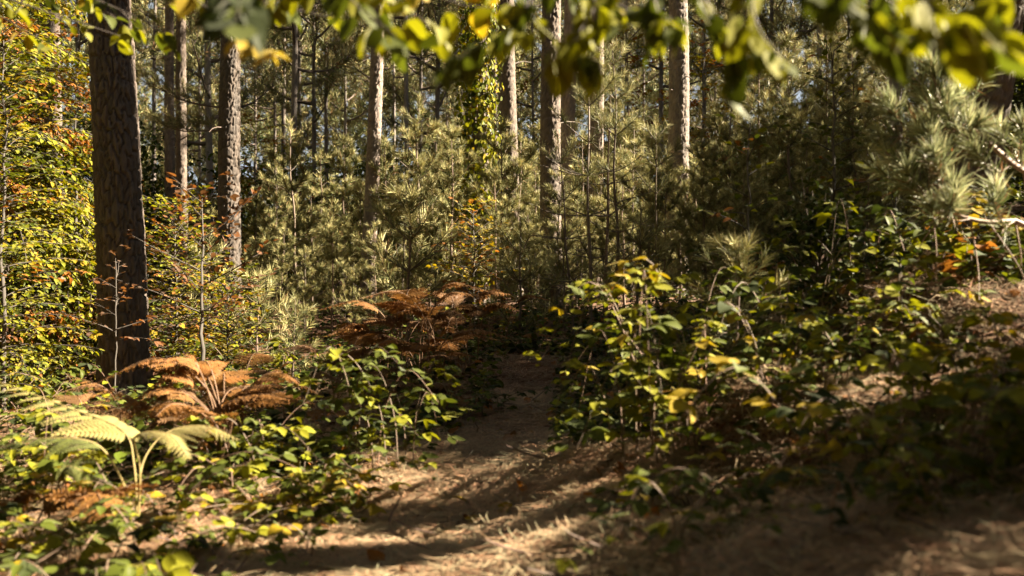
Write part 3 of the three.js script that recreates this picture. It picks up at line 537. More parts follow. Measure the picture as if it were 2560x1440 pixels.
// ---------------------------------------------------------------- the beech whose boughs hang into the top of the view
{
  const r = rng(66), root = [2.9, H(2.9, -1.2), 1.2], t = thing('beech_tree', 'overhanging beech with backlit yellow-green leaves along the top edge', 'beech tree', root), L = (p) => sub(p, root);
  const g = new Geo(); g.tube(curve([[0, -0.2, 0], [0.03, 1.2, 0], [-0.02, 2.6, -0.05], [0.1, 4.6, 0], [0, 7, 0.1]], 14), [0.13, 0.03], 10, [0.14, 0.13, 0.12]); part(t, 'trunk', g, twigMat);
  const limbPts = curve([[0, 1.9, 0], L([1.9, 2.65, -0.7]), L([1.0, 2.42, -2.0]), L([0.1, 2.32, -2.5]), L([-0.9, 2.45, -3.4]), L([-2.2, 2.75, -4.6])], 40);
  const lg = new Geo(); lg.tube(limbPts, [0.045, 0.008], 7, [0.12, 0.105, 0.095]); part(t, 'limb', lg, twigMat);
  const near = (e) => { let b = 0, bd = 99; limbPts.forEach((p, i) => { const q = len(sub(p, e)); if (q < bd) { bd = q; b = i; } }); return limbPts[Math.max(0, b - 3)]; };
  const hang = (pix, o = {}) => {
    const pts = pix.map(([u, v, d]) => L(at(u, v, d))), s = near(pts[0]), line = curve([s, mix3(s, pts[0], 0.6), ...pts], 4 + pts.length * 4), wood = new Geo(), leaves = [];
    spray(r, leaves, wood, line[0], sub(line[1], line[0]), 0.45, { pts: line, colors: { lime: 6, green: 3, yellow: 0.5 }, size: 0.066, gap: 0.044, leafGap: 0.042, twigLen: 0.28, rad: 0.005, roll: 0.9, bareFrom: 0.35, ...o });
    const b = part(t, 'bough', wood, twigMat);
    leaves.slice(0, 280).forEach((l, k) => { place(part(b, 'leaf', FINEg[k % 4], oneLeafMat[l.k]), l.p, l.X, l.Y, l.Z, l.s); });
  };
  hang([[60, -60, 4.4], [200, 10, 4.3], [330, 50, 4.2], [430, 85, 4.1]], { twigLen: 0.5 });
  hang([[-120, -30, 4.6], [20, 50, 4.5], [120, 110, 4.4]], { twigLen: 0.5 });
  hang([[-60, -40, 4.2], [90, 20, 4.1], [210, 60, 4.0], [300, 90, 4.0]], { twigLen: 0.5, colors: { lime: 6, yellow: 1, green: 2 } });
  hang([[180, -40, 3.9], [290, 20, 3.8], [380, 60, 3.8], [440, 110, 3.8]], { twigLen: 0.4, colors: { lime: 6, yellow: 1, green: 2 } });
  hang([[1380, -60, 2.3], [1290, 40, 2.25], [1190, 110, 2.2], [1120, 165, 2.2]], { twigLen: 0.2, colors: { lime: 6, yellow: 1, green: 2 } });
  hang([[1500, -60, 2.2], [1480, 30, 2.2], [1440, 90, 2.15], [1400, 150, 2.15]], { twigLen: 0.2 });
  hang([[1650, -60, 2.2], [1640, 20, 2.2], [1690, 70, 2.15]], { twigLen: 0.2 });
  hang([[250, -70, 4.0], [400, -5, 3.9], [520, 20, 3.8]], { twigLen: 0.4 });
  hang([[480, -50, 2.6], [560, 60, 2.5], [640, 115, 2.5], [690, 135, 2.45]], { twigLen: 0.1, size: 0.06 });
  hang([[600, -70, 1.9], [600, 0, 1.85], [590, 50, 1.8]], { twigLen: 0.12, colors: { dark: 3, green: 2 } });
  hang([[830, -80, 2.4], [880, 0, 2.35], [950, 60, 2.3], [990, 90, 2.3]], { twigLen: 0.2, colors: { green: 3, lime: 4 } });
  hang([[1250, -90, 2.3], [1300, 0, 2.25], [1370, 80, 2.2], [1440, 130, 2.2], [1480, 165, 2.2]], { twigLen: 0.22 });
  hang([[1560, -90, 2.3], [1530, -10, 2.3], [1600, 20, 2.25], [1680, 45, 2.2]], { twigLen: 0.2 });
  hang([[1720, -100, 2.1], [1770, 10, 2.1], [1810, 100, 2.1], [1830, 200, 2.1]], { twigLen: 0.28 });
  hang([[1900, -100, 2.0], [1880, 0, 2.0], [1900, 80, 2.0], [1960, 150, 2.0]], { twigLen: 0.2 });
  hang([[2080, -90, 1.75], [2120, 0, 1.7], [2190, 60, 1.7], [2260, 95, 1.7]], { twigLen: 0.2, colors: { green: 3, lime: 3 }, gap: 0.05 });
  hang([[2240, -90, 1.7], [2330, 10, 1.65], [2400, 70, 1.65], [2470, 110, 1.65]], { twigLen: 0.22 });
  hang([[2520, -90, 1.9], [2480, 0, 1.9], [2420, 20, 1.85]], { twigLen: 0.25 });
  hang([[2000, -130, 1.9], [2060, -40, 1.85], [2100, 0, 1.8]], { twigLen: 0.2, colors: { green: 3, dark: 1 }, gap: 0.06 });
  hang([[1040, -100, 2.7], [1080, -20, 2.6], [1150, 10, 2.6], [1230, 20, 2.6]], { twigLen: 0.25 });
  hang([[520, -70, 3.4], [620, -10, 3.3], [740, 25, 3.2], [840, 45, 3.1]], { twigLen: 0.26 });
  hang([[900, -80, 2.6], [960, -10, 2.5], [1040, 40, 2.45], [1110, 90, 2.4]], { twigLen: 0.22 });
  hang([[1450, -80, 2.4], [1520, 0, 2.35], [1600, 40, 2.3], [1660, 90, 2.3]], { twigLen: 0.22 });
  hang([[2160, -80, 2.1], [2220, 0, 2.05], [2300, 30, 2.0], [2380, 80, 2.0]], { twigLen: 0.22 });
  hang([[760, -60, 3.0], [700, -10, 3.0], [660, 10, 3.0]], { twigLen: 0.3 });
}

// ---------------------------------------------------------------- bracken
const pinnaShape = (dead, seed) => {
  const t = new Geo(), r = rng(seed), N = 13;
  for (let k = 0; k < N; k++) for (const s of [-1, 1]) {
    const f = (k + 0.6) / N, z = f, l = 0.2 * Math.pow(1 - f, 0.8) + 0.03, y = -f * f * (dead ? 0.16 : 0.2), q = dead ? (r() - 0.5) * 0.12 : 0;
    const a = t.v([0, y, z - 0.032], [1, 1, 1]), b = t.v([0, y, z + 0.032], [1, 1, 1]), m = t.v([s * l * 0.6, y - l * (0.1 + (dead ? 0.15 * r() : 0)), z + 0.045 + l * 0.2], [1, 1, 1]), m2 = t.v([s * l * 0.55, y - l * 0.1 + q * 0.3, z + 0.005], [1, 1, 1]), e = t.v([s * l, y - l * (0.2 + (dead ? 0.25 * r() : 0)) + q, z + 0.05 + l * 0.25], [1, 1, 1]);
    t.i.push(a, m2, b, b, m2, m, m2, e, m);
  }
  t.needle([0, 0.004, 0], [0, -0.1, 1], [1, 0, 0], 1, 0.018, [0, dead ? -0.24 : -0.1, 0], [0.9, 0.75, 0.7]);
  return t;
};
const PINNA = [pinnaShape(false, 1), pinnaShape(false, 2), pinnaShape(true, 3), pinnaShape(true, 4)];
const PINt = PINNA.map(template);
const PINg = PINNA.map((t) => { const q = new Geo(); Object.assign(q, { p: t.p.slice(), c: t.c.slice(), i: t.i.slice(), u: t.u.slice() }); return q.build(false); });
const fernMats = { pale: leafMat('fern_pale', [0.19, 0.165, 0.055], 0.4, 0.35), green: leafMat('fern_green', [0.085, 0.10, 0.012], 0.2, 0.45), rust: leafMat('fern_rust', [0.19, 0.086, 0.02], 0.2, 0.35), umber: leafMat('fern_umber', [0.125, 0.062, 0.022], 0.1, 0.35) };
const fernCol = { pale: [0.19, 0.165, 0.055], green: [0.085, 0.10, 0.012], rust: [0.19, 0.086, 0.02], umber: [0.125, 0.062, 0.022] };
function frond(t, r, pts, stipe, width, kind, split) {      // pts: the frond's axis, the first `stipe` share of it bare
  const line = curve(pts, 30), g = new Geo(), dead = kind === 'rust' || kind === 'umber', own = [];
  g.tube(line, [0.006, 0.0015], 5, dead ? [0.11, 0.055, 0.022] : [0.17, 0.13, 0.04]);
  const n = Math.round(8 + 1.1 / (width + 0.05)), merged = new Geo();
  for (let k = 0; k < n; k++) for (const s of [-1, 1]) {
    const f = 1 - Math.pow(1 - k / n, 1.25), q = (stipe + (1 - stipe) * (f * 0.98)) * 30, i = Math.min(29, q | 0), p = mix3(line[i], line[i + 1], q - i), d = norm(sub(line[i + 1], line[i]));
    const upv = norm(add([0, 1, 0], mul(d, -d[1]))), sd = cross(upv, d), L = width * Math.pow(1 - f, 0.85) * (0.85 + r() * 0.3) + 0.02;
    const Z0 = norm(add(add(add(mul(sd, s), d, 0.45 + r() * 0.2), [0, -0.05 - r() * 0.14, 0]), jit(r, dead ? 0.16 : 0.1))), [X, Y, Z] = frame(Z0, norm(add(upv, jit(r, dead ? 0.45 : 0.25))));
    const m = (dead ? 2 : 0) + (k % 2);
    if (split) own.push([m, p, X, Y, Z, L]); else merged.stamp(PINt[m], p, X, Y, Z, L, tint(r, fernCol[kind], 0.35));
  }
  const o = part(t, 'frond', g, twigMat);
  for (const [m, p, X, Y, Z, L] of own) place(part(o, 'pinna', PINg[m], fernMats[kind]), p, X, Y, Z, L);
  if (merged.n) part(o, 'blade', merged, fernMat);
}
{
  const t = thing('bracken', 'pale sunlit bracken with arching green fronds in the left foreground', 'fern', gp(345, 4.4)), o = t.position.toArray(), r = rng(91), L = (u, v, d) => sub(at(u, v, d), o), F0 = [0, -0.03, 0];
  frond(t, r, [F0, L(335, 1160, 4.4), L(315, 1085, 4.42), L(160, 1015, 4.5), L(-30, 945, 4.6)], 0.5, 0.24, 'pale', true);
  frond(t, r, [F0, L(350, 1170, 4.35), L(340, 1090, 4.3), L(420, 1085, 4.3), L(475, 1150, 4.25)], 0.5, 0.13, 'pale', true);
  frond(t, r, [F0, L(300, 1190, 4.3), L(240, 1110, 4.25), L(120, 1095, 4.2), L(-20, 1120, 4.2)], 0.5, 0.2, 'green', true);
  frond(t, r, [F0, L(360, 1150, 4.5), L(420, 1080, 4.6), L(520, 1065, 4.7), L(600, 1100, 4.7)], 0.5, 0.16, 'pale', true);
}
{
  const t = thing('bracken', 'rust-brown bracken with sunlit edges behind the pale green fern', 'fern', gp(560, 5.5)), o = t.position.toArray(), r = rng(92), L = (u, v, d) => sub(at(u, v, d), o), F0 = [0, -0.03, 0];
  frond(t, r, [F0, L(500, 1130, 5.5), L(400, 1040, 5.5), L(300, 985, 5.5), L(165, 935, 5.55)], 0.5, 0.2, 'rust', true);
  frond(t, r, [F0, L(560, 1080, 5.5), L(570, 1010, 5.5), L(650, 985, 5.45), L(745, 1005, 5.4)], 0.5, 0.19, 'rust', true);
  frond(t, r, [F0, L(545, 1060, 5.5), L(565, 985, 5.6), L(630, 965, 5.9), L(720, 962, 6.3)], 0.5, 0.19, 'rust', true);
  frond(t, r, [F0, L(570, 1090, 5.6), L(620, 1010, 5.7), L(700, 980, 5.9), L(790, 1010, 6)], 0.5, 0.19, 'rust', true);
  frond(t, r, [F0, L(540, 1080, 5.4), L(500, 1030, 5.2), L(430, 1010, 5.0), L(390, 1040, 4.9)], 0.5, 0.17, 'rust', true);
  for (let k = 0; k < 16; k++) { const a = r() * TAU, h = 0.3 + r() * 0.35, R = 0.35 + r() * 0.4, q = [Math.cos(a), 0, Math.sin(a)]; frond(t, r, [F0, [q[0] * 0.08, h * 0.7, q[2] * 0.08], [q[0] * R * 0.5, h, q[2] * R * 0.5], [q[0] * R, h - 0.1 - r() * 0.2, q[2] * R]], 0.52, 0.13 + r() * 0.07, r() < 0.7 ? 'rust' : 'umber', false); }
}
function brackenClump(u, d, n, hMax, R, kinds, seed, label, split = 0) {
  const p = gp(u, d), t = thing('bracken', label, 'fern', p), r = rng(seed);
  for (let k = 0; k < n; k++) {
    const a = k * 2.4 + r(), h = hMax * (0.35 + 0.65 * (k + r()) / n), q = [Math.cos(a), 0, Math.sin(a) * 0.8], s = [(r() - 0.5) * R * 0.8, 0, (r() - 0.5) * R * 0.6], rr = R * (0.55 + r() * 0.55), y0 = H(p[0] + s[0], d - s[2]) - p[1];
    s[1] = y0 - 0.03;
    frond(t, r, [s, add(s, [q[0] * 0.08, h * 0.75, q[2] * 0.08]), add(s, [q[0] * rr * 0.45, h, q[2] * rr * 0.45]), add(s, [q[0] * rr, h - 0.02 - r() * 0.08, q[2] * rr])], 0.5, 0.15 + r() * 0.09, kinds[(r() * kinds.length) | 0], k < split);
  }
}
brackenClump(1010, 8.6, 22, 0.95, 0.75, ['rust', 'rust', 'umber'], 101, 'tall tiered rust bracken in the middle shade left of the path', 5);
brackenClump(900, 8.2, 13, 0.6, 0.6, ['rust', 'umber'], 102, 'low rust bracken left of the tall tiered bracken', 3);
brackenClump(1130, 9.2, 14, 0.85, 0.6, ['rust', 'umber'], 103, 'rust bracken right of the tall tiered bracken below the orange sapling', 2);
brackenClump(1090, 7.4, 5, 0.3, 0.45, ['umber', 'rust'], 104, 'small collapsed bracken beside the dark path bend');
brackenClump(640, 7.2, 8, 0.6, 0.7, ['umber', 'rust'], 105, 'shaded umber bracken below the dark forked sapling');
brackenClump(250, 7.0, 7, 0.45, 0.6, ['umber'], 106, 'shaded umber bracken at the foot of the thick dark trunk');
brackenClump(130, 4.2, 6, 0.4, 0.4, ['rust', 'umber', 'green'], 107, 'crumpled bracken at the left edge below the pale fern');
brackenClump(1250, 10.2, 6, 0.7, 0.6, ['rust', 'umber'], 108, 'far rust bracken at the foot of the orange beech sapling');

// ---------------------------------------------------------------- brambles and leafy undergrowth
function bramble(x, d, o) {
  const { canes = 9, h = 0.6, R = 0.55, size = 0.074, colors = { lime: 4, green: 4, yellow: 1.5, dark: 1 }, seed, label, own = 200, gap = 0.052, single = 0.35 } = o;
  const p = [x, H(x, d), -d], t = thing('bramble', label, 'bramble', p), r = rng(seed), leaves = [];
  for (let c = 0; c < canes; c++) {
    const a = c * 2.4 + r() * 1.2, q = [Math.cos(a), 0, Math.sin(a)], s = [(r() - 0.5) * R * 0.9, 0, (r() - 0.5) * R * 0.9], hh = h * (0.45 + r() * 0.7), rr = R * (0.5 + r() * 0.8), e = add(s, q, rr);
    const main = pickOf(r, colors), gy = (v) => H(x + v[0], d - v[2]) - p[1];
    const line = curve([[s[0], gy(s) - 0.03, s[2]], add([s[0], gy(s), s[2]], [q[0] * rr * 0.12, hh * 0.6, q[2] * rr * 0.12]), add([s[0], gy(s), s[2]], [q[0] * rr * 0.5, hh, q[2] * rr * 0.5]), [e[0], gy(e) + hh * (0.25 + r() * 0.6), e[2]]], 18), g = new Geo();
    g.tube(line, [0.0038, 0.0018], 4, tint(r, [0.09, 0.055, 0.035], 0.5));
    part(t, 'cane', g, twigMat);
    let flip = 1, L = 0; for (let k = 1; k < line.length; k++) L += len(sub(line[k], line[k - 1]));
    for (let f = 0.12; f < 1; f += gap / L * (0.75 + r() * 0.5)) {
      const i = Math.min(17, f * 18 | 0), b = mix3(line[i], line[i + 1], f * 18 - i), dd = norm(sub(line[i + 1], line[i])); flip = -flip;
      const Z0 = norm(add(add(turn(norm(add(dd, [0, -dd[1], 0])), [0, 1, 0], flip * (0.7 + r() * 0.7)), jit(r, 0.5)), [0, 0.12, 0])), [X, Y, Z] = frame(Z0, norm(add([0, 1, 0], jit(r, 0.9))));
      leaves.push({ p: b, X, Y, Z, s: size * (0.5 + r() * 0.95), k: r() < 0.6 ? main : pickOf(r, colors), tri: r() > single });
    }
  }
  const rest = new Geo();
  leaves.sort((m, n) => len(sub(add(m.p, p), camP)) / m.s - len(sub(add(n.p, p), camP)) / n.s).forEach((l, k) => {
    if (k < own) place(part(t, 'leaf', (l.tri ? TRIg : FINEg)[k % 3], bladeMat[l.k]), l.p, l.X, l.Y, l.Z, l.tri ? l.s * 1.5 : l.s * 0.8);
    else rest.stamp((l.tri ? TRIt : FINEt)[k % 3], l.p, l.X, l.Y, l.Z, l.tri ? l.s * 1.5 : l.s * 0.8, tint(r, PAL[l.k]));
  });
  if (rest.n) part(t, 'foliage', rest, glossyMat, 'stuff');
}
// right of the path, near to far
bramble(0.7, 4.7, { seed: 201, canes: 12, h: 0.85, R: 0.5, label: 'tall yellow-green bramble at the right edge of the lit path', own: 260 });
bramble(0.9, 5.2, { seed: 202, canes: 11, h: 0.85, R: 0.55, label: 'bramble close behind the tall one at the right path edge', own: 160 });
bramble(1.35, 4.6, { seed: 203, canes: 12, h: 0.6, R: 0.6, label: 'broad yellow-green bramble on the lower bank', own: 240 });
bramble(1.75, 4.0, { seed: 204, canes: 12, h: 0.5, R: 0.6, label: 'spreading bright bramble near the right edge of the bank', own: 240, colors: { lime: 5, green: 3, yellow: 2.5, orange: 0.4 } });
bramble(1.15, 3.6, { seed: 205, canes: 11, h: 0.5, R: 0.55, label: 'low bramble in the shaded right foreground', own: 160 });
bramble(0.55, 3.9, { seed: 219, canes: 7, h: 0.2, R: 0.4, label: 'small trailing bramble at the right edge of the near path', own: 90, colors: { lime: 2, green: 4, yellow: 1 }, size: 0.055 });
bramble(1.45, 2.85, { seed: 206, canes: 9, h: 0.5, R: 0.45, label: 'nearest bramble in the bottom right corner', own: 120, colors: { lime: 5, green: 4 } });
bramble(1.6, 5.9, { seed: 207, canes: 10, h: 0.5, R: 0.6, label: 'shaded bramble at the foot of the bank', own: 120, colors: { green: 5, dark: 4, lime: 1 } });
bramble(2.2, 6.4, { seed: 208, canes: 12, h: 0.5, R: 0.75, label: 'leafy bramble below the short beech sapling', own: 160, colors: { green: 4, dark: 3, lime: 3 } });
bramble(2.75, 5.6, { seed: 209, canes: 9, h: 0.4, R: 0.6, label: 'yellowing bramble beneath the long-needled bough', own: 140, colors: { lime: 3, yellow: 4, orange: 2, green: 2 }, size: 0.1 });
bramble(2.0, 5.0, { seed: 210, canes: 8, h: 0.4, R: 0.55, label: 'patchy bramble on the needle-strewn bank slope', own: 140 });
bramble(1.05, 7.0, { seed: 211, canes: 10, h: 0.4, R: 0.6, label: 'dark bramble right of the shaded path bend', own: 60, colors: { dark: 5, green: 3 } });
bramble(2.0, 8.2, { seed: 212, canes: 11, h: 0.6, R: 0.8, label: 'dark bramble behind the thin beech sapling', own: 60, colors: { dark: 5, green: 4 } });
// left of the path
bramble(-0.75, 5.6, { seed: 221, canes: 11, h: 0.62, R: 0.5, label: 'upright bramble with leafy leader left of the path bend', own: 220, colors: { lime: 4, green: 5, dark: 1 }, size: 0.075 });
bramble(-1.2, 5.2, { seed: 222, canes: 12, h: 0.35, R: 0.6, label: 'low yellow-green bramble left of the lit path', own: 220 });
bramble(-1.05, 4.5, { seed: 223, canes: 11, h: 0.24, R: 0.5, label: 'trailing pale bramble at the left path edge', own: 220, colors: { lime: 4, yellow: 3, green: 3 }, size: 0.07 });
bramble(-1.75, 4.4, { seed: 224, canes: 13, h: 0.3, R: 0.6, label: 'low bramble before the pale bracken', own: 220, size: 0.075 });
bramble(-1.5, 3.8, { seed: 225, canes: 9, h: 0.22, R: 0.5, label: 'nearest low bramble at the bottom left', own: 150, colors: { green: 5, lime: 3, dark: 2 }, size: 0.07 });
bramble(-2.15, 3.9, { seed: 226, canes: 9, h: 0.28, R: 0.5, label: 'bramble in the bottom left corner', own: 140, size: 0.07 });
bramble(-1.9, 6.2, { seed: 227, canes: 9, h: 0.3, R: 0.6, label: 'shaded bramble between the two near brackens', own: 100, colors: { green: 5, dark: 3, lime: 2 } });
bramble(-2.9, 5.6, { seed: 228, canes: 11, h: 0.45, R: 0.7, label: 'yellow-green bramble at the left edge behind the pale fern', own: 140 });
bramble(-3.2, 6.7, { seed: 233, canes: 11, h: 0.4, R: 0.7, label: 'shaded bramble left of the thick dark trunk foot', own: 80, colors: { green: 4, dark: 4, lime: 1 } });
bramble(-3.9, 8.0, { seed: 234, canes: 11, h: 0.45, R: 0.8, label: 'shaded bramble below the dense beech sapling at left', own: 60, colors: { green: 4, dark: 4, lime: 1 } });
bramble(-2.45, 5.2, { seed: 235, canes: 10, h: 0.35, R: 0.6, label: 'bright bramble left of the rust bracken', own: 120, colors: { lime: 4, green: 4, yellow: 1 } });
bramble(-2.3, 9.6, { seed: 236, canes: 11, h: 0.4, R: 0.8, label: 'bramble right of the thick dark trunk foot', own: 60, colors: { green: 5, dark: 3, lime: 2 } });
bramble(-0.35, 7.2, { seed: 229, canes: 9, h: 0.3, R: 0.6, label: 'dark bramble between the rust bracken and path bend', own: 60, colors: { dark: 4, green: 4 }, size: 0.07 });
bramble(0.85, 3.35, { seed: 213, canes: 8, h: 0.22, R: 0.45, label: 'creeping bramble in front of the tall path-edge bramble', own: 120, colors: { green: 5, dark: 4, lime: 1 }, size: 0.065 });
bramble(1.95, 3.3, { seed: 214, canes: 9, h: 0.4, R: 0.5, label: 'bramble at the right edge above the bottom corner', own: 140, colors: { lime: 3, green: 5, dark: 1 } });
bramble(1.25, 2.95, { seed: 215, canes: 9, h: 0.32, R: 0.5, label: 'flat green bramble at the bottom right', own: 120, colors: { lime: 3, green: 5, dark: 1 }, size: 0.065 });
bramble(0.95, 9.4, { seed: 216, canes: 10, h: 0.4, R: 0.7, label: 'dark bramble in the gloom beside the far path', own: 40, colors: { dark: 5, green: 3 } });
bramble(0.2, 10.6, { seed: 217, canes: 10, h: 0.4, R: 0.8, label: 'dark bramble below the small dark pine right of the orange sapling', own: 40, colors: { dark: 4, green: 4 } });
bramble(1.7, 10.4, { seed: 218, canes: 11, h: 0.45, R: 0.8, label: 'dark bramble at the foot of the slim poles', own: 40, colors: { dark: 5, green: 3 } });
bramble(-0.95, 3.85, { seed: 230, canes: 9, h: 0.16, R: 0.42, label: 'flat leafy bramble at the left edge of the near path', own: 140, colors: { lime: 4, green: 4, yellow: 2 }, size: 0.06 });
bramble(-1.3, 3.4, { seed: 231, canes: 8, h: 0.18, R: 0.42, label: 'flat green bramble on the bottom edge left of the path', own: 120, colors: { lime: 2, green: 5, dark: 2 }, size: 0.06 });
bramble(-0.85, 4.75, { seed: 232, canes: 9, h: 0.2, R: 0.42, label: 'pale trailing bramble below the upright leafy leader', own: 140, colors: { lime: 5, yellow: 3, green: 3 }, size: 0.065 });
bramble(0.62, 3.05, { seed: 240, canes: 7, h: 0.24, R: 0.4, label: 'sparse sprawling bramble on the bottom edge right of the path', own: 90, colors: { green: 4, lime: 3, dark: 2 }, size: 0.06 });
bramble(1.0, 2.75, { seed: 241, canes: 7, h: 0.26, R: 0.4, label: 'dim bramble on the bottom edge before the right corner', own: 90, colors: { green: 4, lime: 2, dark: 3 }, size: 0.06 });
// holly on the bank
{
  const p = gp(2045, 6.6), t = thing('holly_bush', 'small dark holly with glinting leaves right of the thin sapling', 'holly', p), r = rng(301), leaves = [];
  for (let b = 0; b < 14; b++) {
    const a = b * 2.4, wood = new Geo(), e = [Math.cos(a) * 0.32 * r(), 0.5 + r() * 0.35, Math.sin(a) * 0.32 * r()], line = curve([[0, -0.03, 0], mix3([0, 0, 0], add(e, [0, 0.1, 0]), 0.5), e], 8);
    wood.tube(line, [0.006, 0.002], 4, WOOD); part(t, 'branch', wood, twigMat);
    for (let k = 0; k < 44; k++) { const q = add(mix3(line[3 + (k % 5)], e, 0.3), jit(r, 0.24)), [X, Y, Z] = frame(norm(jit(r, 2)), norm(add([0, 0.8, 0], jit(r, 1.6)))); leaves.push({ p: q, X, Y, Z, s: 0.035 + r() * 0.025, k: pickOf(r, { dark: 6, green: 2 }) }); }
  }
  leafParts(t, leaves, 120, r, true, bladeMat);
}

// ---------------------------------------------------------------- uncountable cover: litter, ivy on the ground, far undergrowth
function scatter(name, geo, mat, list) {
  const m = new THREE.InstancedMesh(geo instanceof Geo ? geo.build(false) : geo, mat, list.length), c = new THREE.Color();
  list.forEach((l, k) => { M4.makeBasis(A3.set(...mul(l.X, l.s)), B3.set(...mul(l.Y, l.s)), C3.set(...mul(l.Z, l.s))); M4.setPosition(...l.p); m.setMatrixAt(k, M4); m.setColorAt(k, c.setRGB(...l.c)); });
  m.name = name; m.userData = { kind: 'stuff' }; m.castShadow = m.receiveShadow = true;
  scene.add(m);
  return m;
}
const slopeUp = (x, d) => norm([H(x - 0.1, d) - H(x + 0.1, d), 0.2, H(x, d + 0.1) - H(x, d - 0.1)]);
{
  const r = rng(500), clump = new Geo();
  for (let k = 0; k < 70; k++) { const a = r() * TAU, R = Math.sqrt(r()) * 0.22, b = r() * TAU, el = (r() - 0.35) * 0.3, d = norm([Math.cos(b), el, Math.sin(b)]); clump.needle([Math.cos(a) * R, 0.006 + r() * 0.03, Math.sin(a) * R], d, norm(cross(d, [0.1, 1, 0])), 0.08 + r() * 0.07, 0.0024, [(r() - 0.5) * 0.3, -el * 0.6, (r() - 0.5) * 0.3], tint(r, [1, 1, 1], 0.9)); }
  const list = [];
  for (let k = 0; k < 8500; k++) {
    const d = 2.2 + 9.5 * Math.pow(r(), 1.5), x = (r() - 0.5) * 1.25 * d + (r() < 0.35 ? 0 : 0), a = r() * TAU, Y = slopeUp(x, d), [X, , Z] = frame([Math.cos(a), 0, Math.sin(a)], Y);
    list.push({ p: [x, H(x, d), -d], X, Y, Z, s: 0.8 + r() * 0.5, c: tint(r, mix3([0.13, 0.07, 0.034], [0.38, 0.27, 0.17], r()), 0.6) });
  }
  scatter('needle_litter', clump, new THREE.MeshStandardMaterial({ name: 'dry_needles', vertexColors: true, roughness: 0.6 }), list);
}
{
  const r = rng(501), list = [], mk = () => { const t = leafShape(0.36, 0.5, 0.5, 1); return t; };
  for (let k = 0; k < 5200; k++) {
    const d = 2.4 + 11 * Math.pow(r(), 1.3), x = (r() - 0.5) * 1.2 * d; if (Math.abs(x - pathX(d)) < pathW(d) && r() < 0.45) continue;
    const [X, Y, Z] = frame(norm(jit(r, 2)), norm(add([0, 0.6, 0], jit(r, 1)))), c = PAL[pickOf(r, { brown: 4, rust: 4, orange: 2.5, yellow: 0.6 })];
    list.push({ p: [x, H(x, d) + 0.015, -d], X, Y, Z, s: 0.045 + r() * 0.04, c: tint(r, c, 0.5) });
  }
  scatter('leaf_litter', mk(), leafMat('dry_leaf', [1, 1, 1], 0.1, 0.25), list);
}
{
  const r = rng(505), twig = new Geo(), list = [];
  for (let k = 0; k < 5; k++) { let p = [(r() - 0.5) * 0.3, 0.012, (r() - 0.5) * 0.3], d = norm([r() - 0.5, 0.05, r() - 0.5]); const pts = [p]; for (let q = 0; q < 5; q++) { d = norm(add(d, [(r() - 0.5) * 0.6, (r() - 0.5) * 0.2, (r() - 0.5) * 0.6])); p = add(p, d, 0.035 + r() * 0.05); pts.push(p); } twig.tube(pts, [0.004 + r() * 0.004, 0.002], 4, tint(r, [1, 1, 1], 0.8)); }
  for (let k = 0; k < 420; k++) { const d = 2.6 + 8 * Math.pow(r(), 1.3), x = (r() - 0.5) * 1.15 * d, a = r() * TAU, Y = slopeUp(x, d), [X, , Z] = frame([Math.cos(a), 0, Math.sin(a)], Y); list.push({ p: [x, H(x, d), -d], X, Y, Z, s: 0.4 + r() * 0.5, c: tint(r, [0.09, 0.065, 0.05], 0.7) }); }
  scatter('twig_litter', twig, twigMat, list);
}
{
  const r = rng(502), list = [];
  for (let k = 0; k < 26000; k++) {
    const d = 5.2 + 13 * Math.pow(r(), 1.15), x = -0.42 * d + r() * 0.95 * d; if (d < 9.5 && Math.abs(x - pathX(d)) < pathW(d) + 0.06) continue;
    if (fbm(x * 0.9 + 4, d * 0.9, 3) < 0.24) continue;
    const [X, Y, Z] = frame(norm([r() - 0.5, (r() - 0.5) * 0.4, r() - 0.5]), norm(add([0, 1, 0], jit(r, 1.1))));
    list.push({ p: [x, H(x, d) + 0.03 + r() * r() * 0.26, -d], X, Y, Z, s: 0.045 + r() * 0.045, c: tint(r, PAL[pickOf(r, { dark: 5, green: 5, lime: 1, orange: 0.25 })], 0.5) });
  }
  scatter('ground_ivy', leafShape(0.42, 0.2, 0.2, 1), leafMat('ivy_leaf', [1, 1, 1], 0.5, 0.3), list);
}
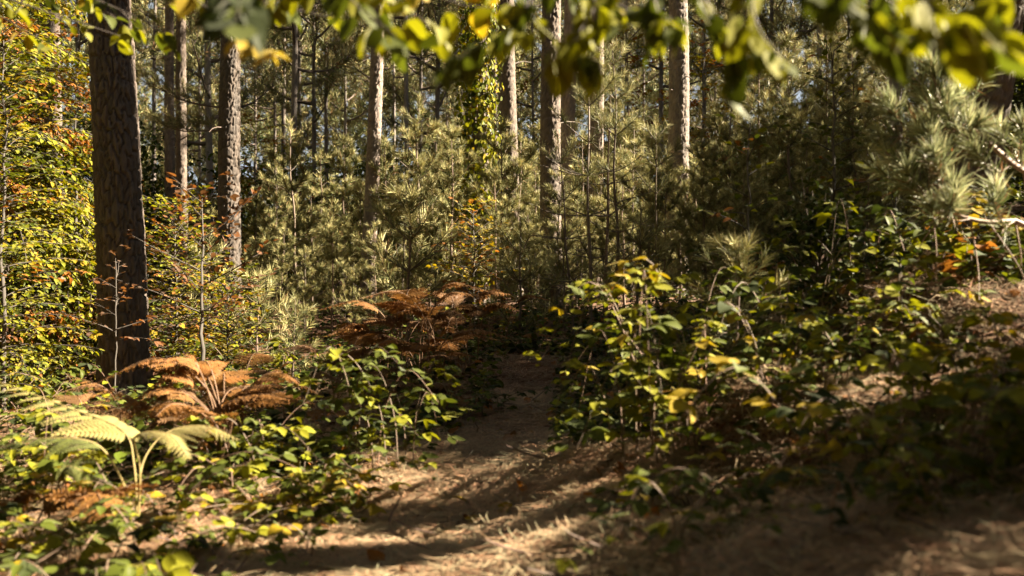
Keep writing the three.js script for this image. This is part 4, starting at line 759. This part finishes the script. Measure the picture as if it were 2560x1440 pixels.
{
  const r = rng(503), clump = new Geo();
  for (let k = 0; k < 110; k++) { const q = mul(norm(jit(r, 2)), 0.55 * Math.cbrt(r())), [X, Y, Z] = frame(norm(jit(r, 2)), norm(add([0, 1, 0], jit(r, 1.4)))); clump.stamp(LEAF[k % 3], q, X, Y, Z, 0.06 + r() * 0.06, tint(r, [1, 1, 1], 0.6)); }
  const list = [];
  for (let k = 0; k < 2400; k++) {
    const d = 22 + 50 * r(), x = (r() - 0.5) * 1.15 * d, hh = 2.2 + 3.2 * fbm(x * 0.25, d * 0.2, 3), a = r() * TAU, [X, Y, Z] = frame([Math.cos(a), 0, Math.sin(a)], [0, 1, 0]);
    list.push({ p: [x, H(x, d) + r() * hh, -d], X, Y, Z, s: 0.8 + r() * 0.9, c: tint(r, PAL[pickOf(r, { dark: 5, green: 4, lime: 1, orange: 0.6 })], 0.5) });
  }
  for (let k = 0; k < 5200; k++) {                              // the same wood goes on beside and behind the camera
    const a = r() * TAU, R = 3 + 42 * Math.pow(r(), 0.7), x = Math.sin(a) * R, d = Math.cos(a) * R + 2;
    if (d > 0 && Math.abs(x) < 0.56 * d + 1.6) continue;
    const hh = x > 0 ? clamp((x - 2.5) * 0.14, 0.12, 3) : 2.5, [X, Y, Z] = frame([Math.cos(a * 5), 0, Math.sin(a * 5)], [0, 1, 0]);
    list.push({ p: [x, H(x, d) + r() * hh, -d], X, Y, Z, s: 0.8 + r() * 0.9, c: tint(r, PAL[pickOf(r, { dark: 5, green: 4, lime: 1, orange: 0.6 })], 0.5) });
  }
  scatter('far_undergrowth', clump, foliageMat, list);
  const wood = new Geo(), rr = rng(504);
  for (let k = 0; k < 26; k++) { const p = mul(norm(jit(rr, 2)), 0.9 * Math.cbrt(rr())); tuft(wood, rr, p, norm(add(jit(rr, 2), [0, 0.5, 0])), 0.25, 16, 0.36, 0.035, rr() < 0.5, 0.1); }
  const far = [];
  for (let k = 0; k < 2800; k++) { const d = 56 + 40 * rr(), x = (rr() - 0.5) * 1.25 * d, a = rr() * TAU, [X, Y, Z] = frame([Math.cos(a), 0, Math.sin(a)], [0, 1, 0]); far.push({ p: [x, H(x, d) + rr() * 24, -d], X, Y, Z, s: 1.1 + rr() * 0.9, c: tint(rr, [1, 1, 1], 0.5) }); }
  for (let k = 0; k < 5200; k++) {
    const a = rr() * TAU, R = 17 + 34 * rr(), x = Math.sin(a) * R, d = Math.cos(a) * R + 4;
    if (d > 0 && Math.abs(x) < 0.62 * d + 4) continue;
    if (x > 0 && d > -6 && x < 26) continue;
    const top = x > 0 && d > -8 ? 10 : 17, [X, Y, Z] = frame([Math.cos(a * 7), 0, Math.sin(a * 7)], [0, 1, 0]);
    far.push({ p: [x, H(x, d) + 1 + rr() * top, -d], X, Y, Z, s: 1.1 + rr() * 0.9, c: tint(rr, [0.8, 0.8, 0.8], 0.5) });
  }
  scatter('far_wood', wood, needleMat, far);
}

scene.traverse((o) => { if (o.isMesh) o.castShadow = o.receiveShadow = true; });
renderer.render(scene, camera);
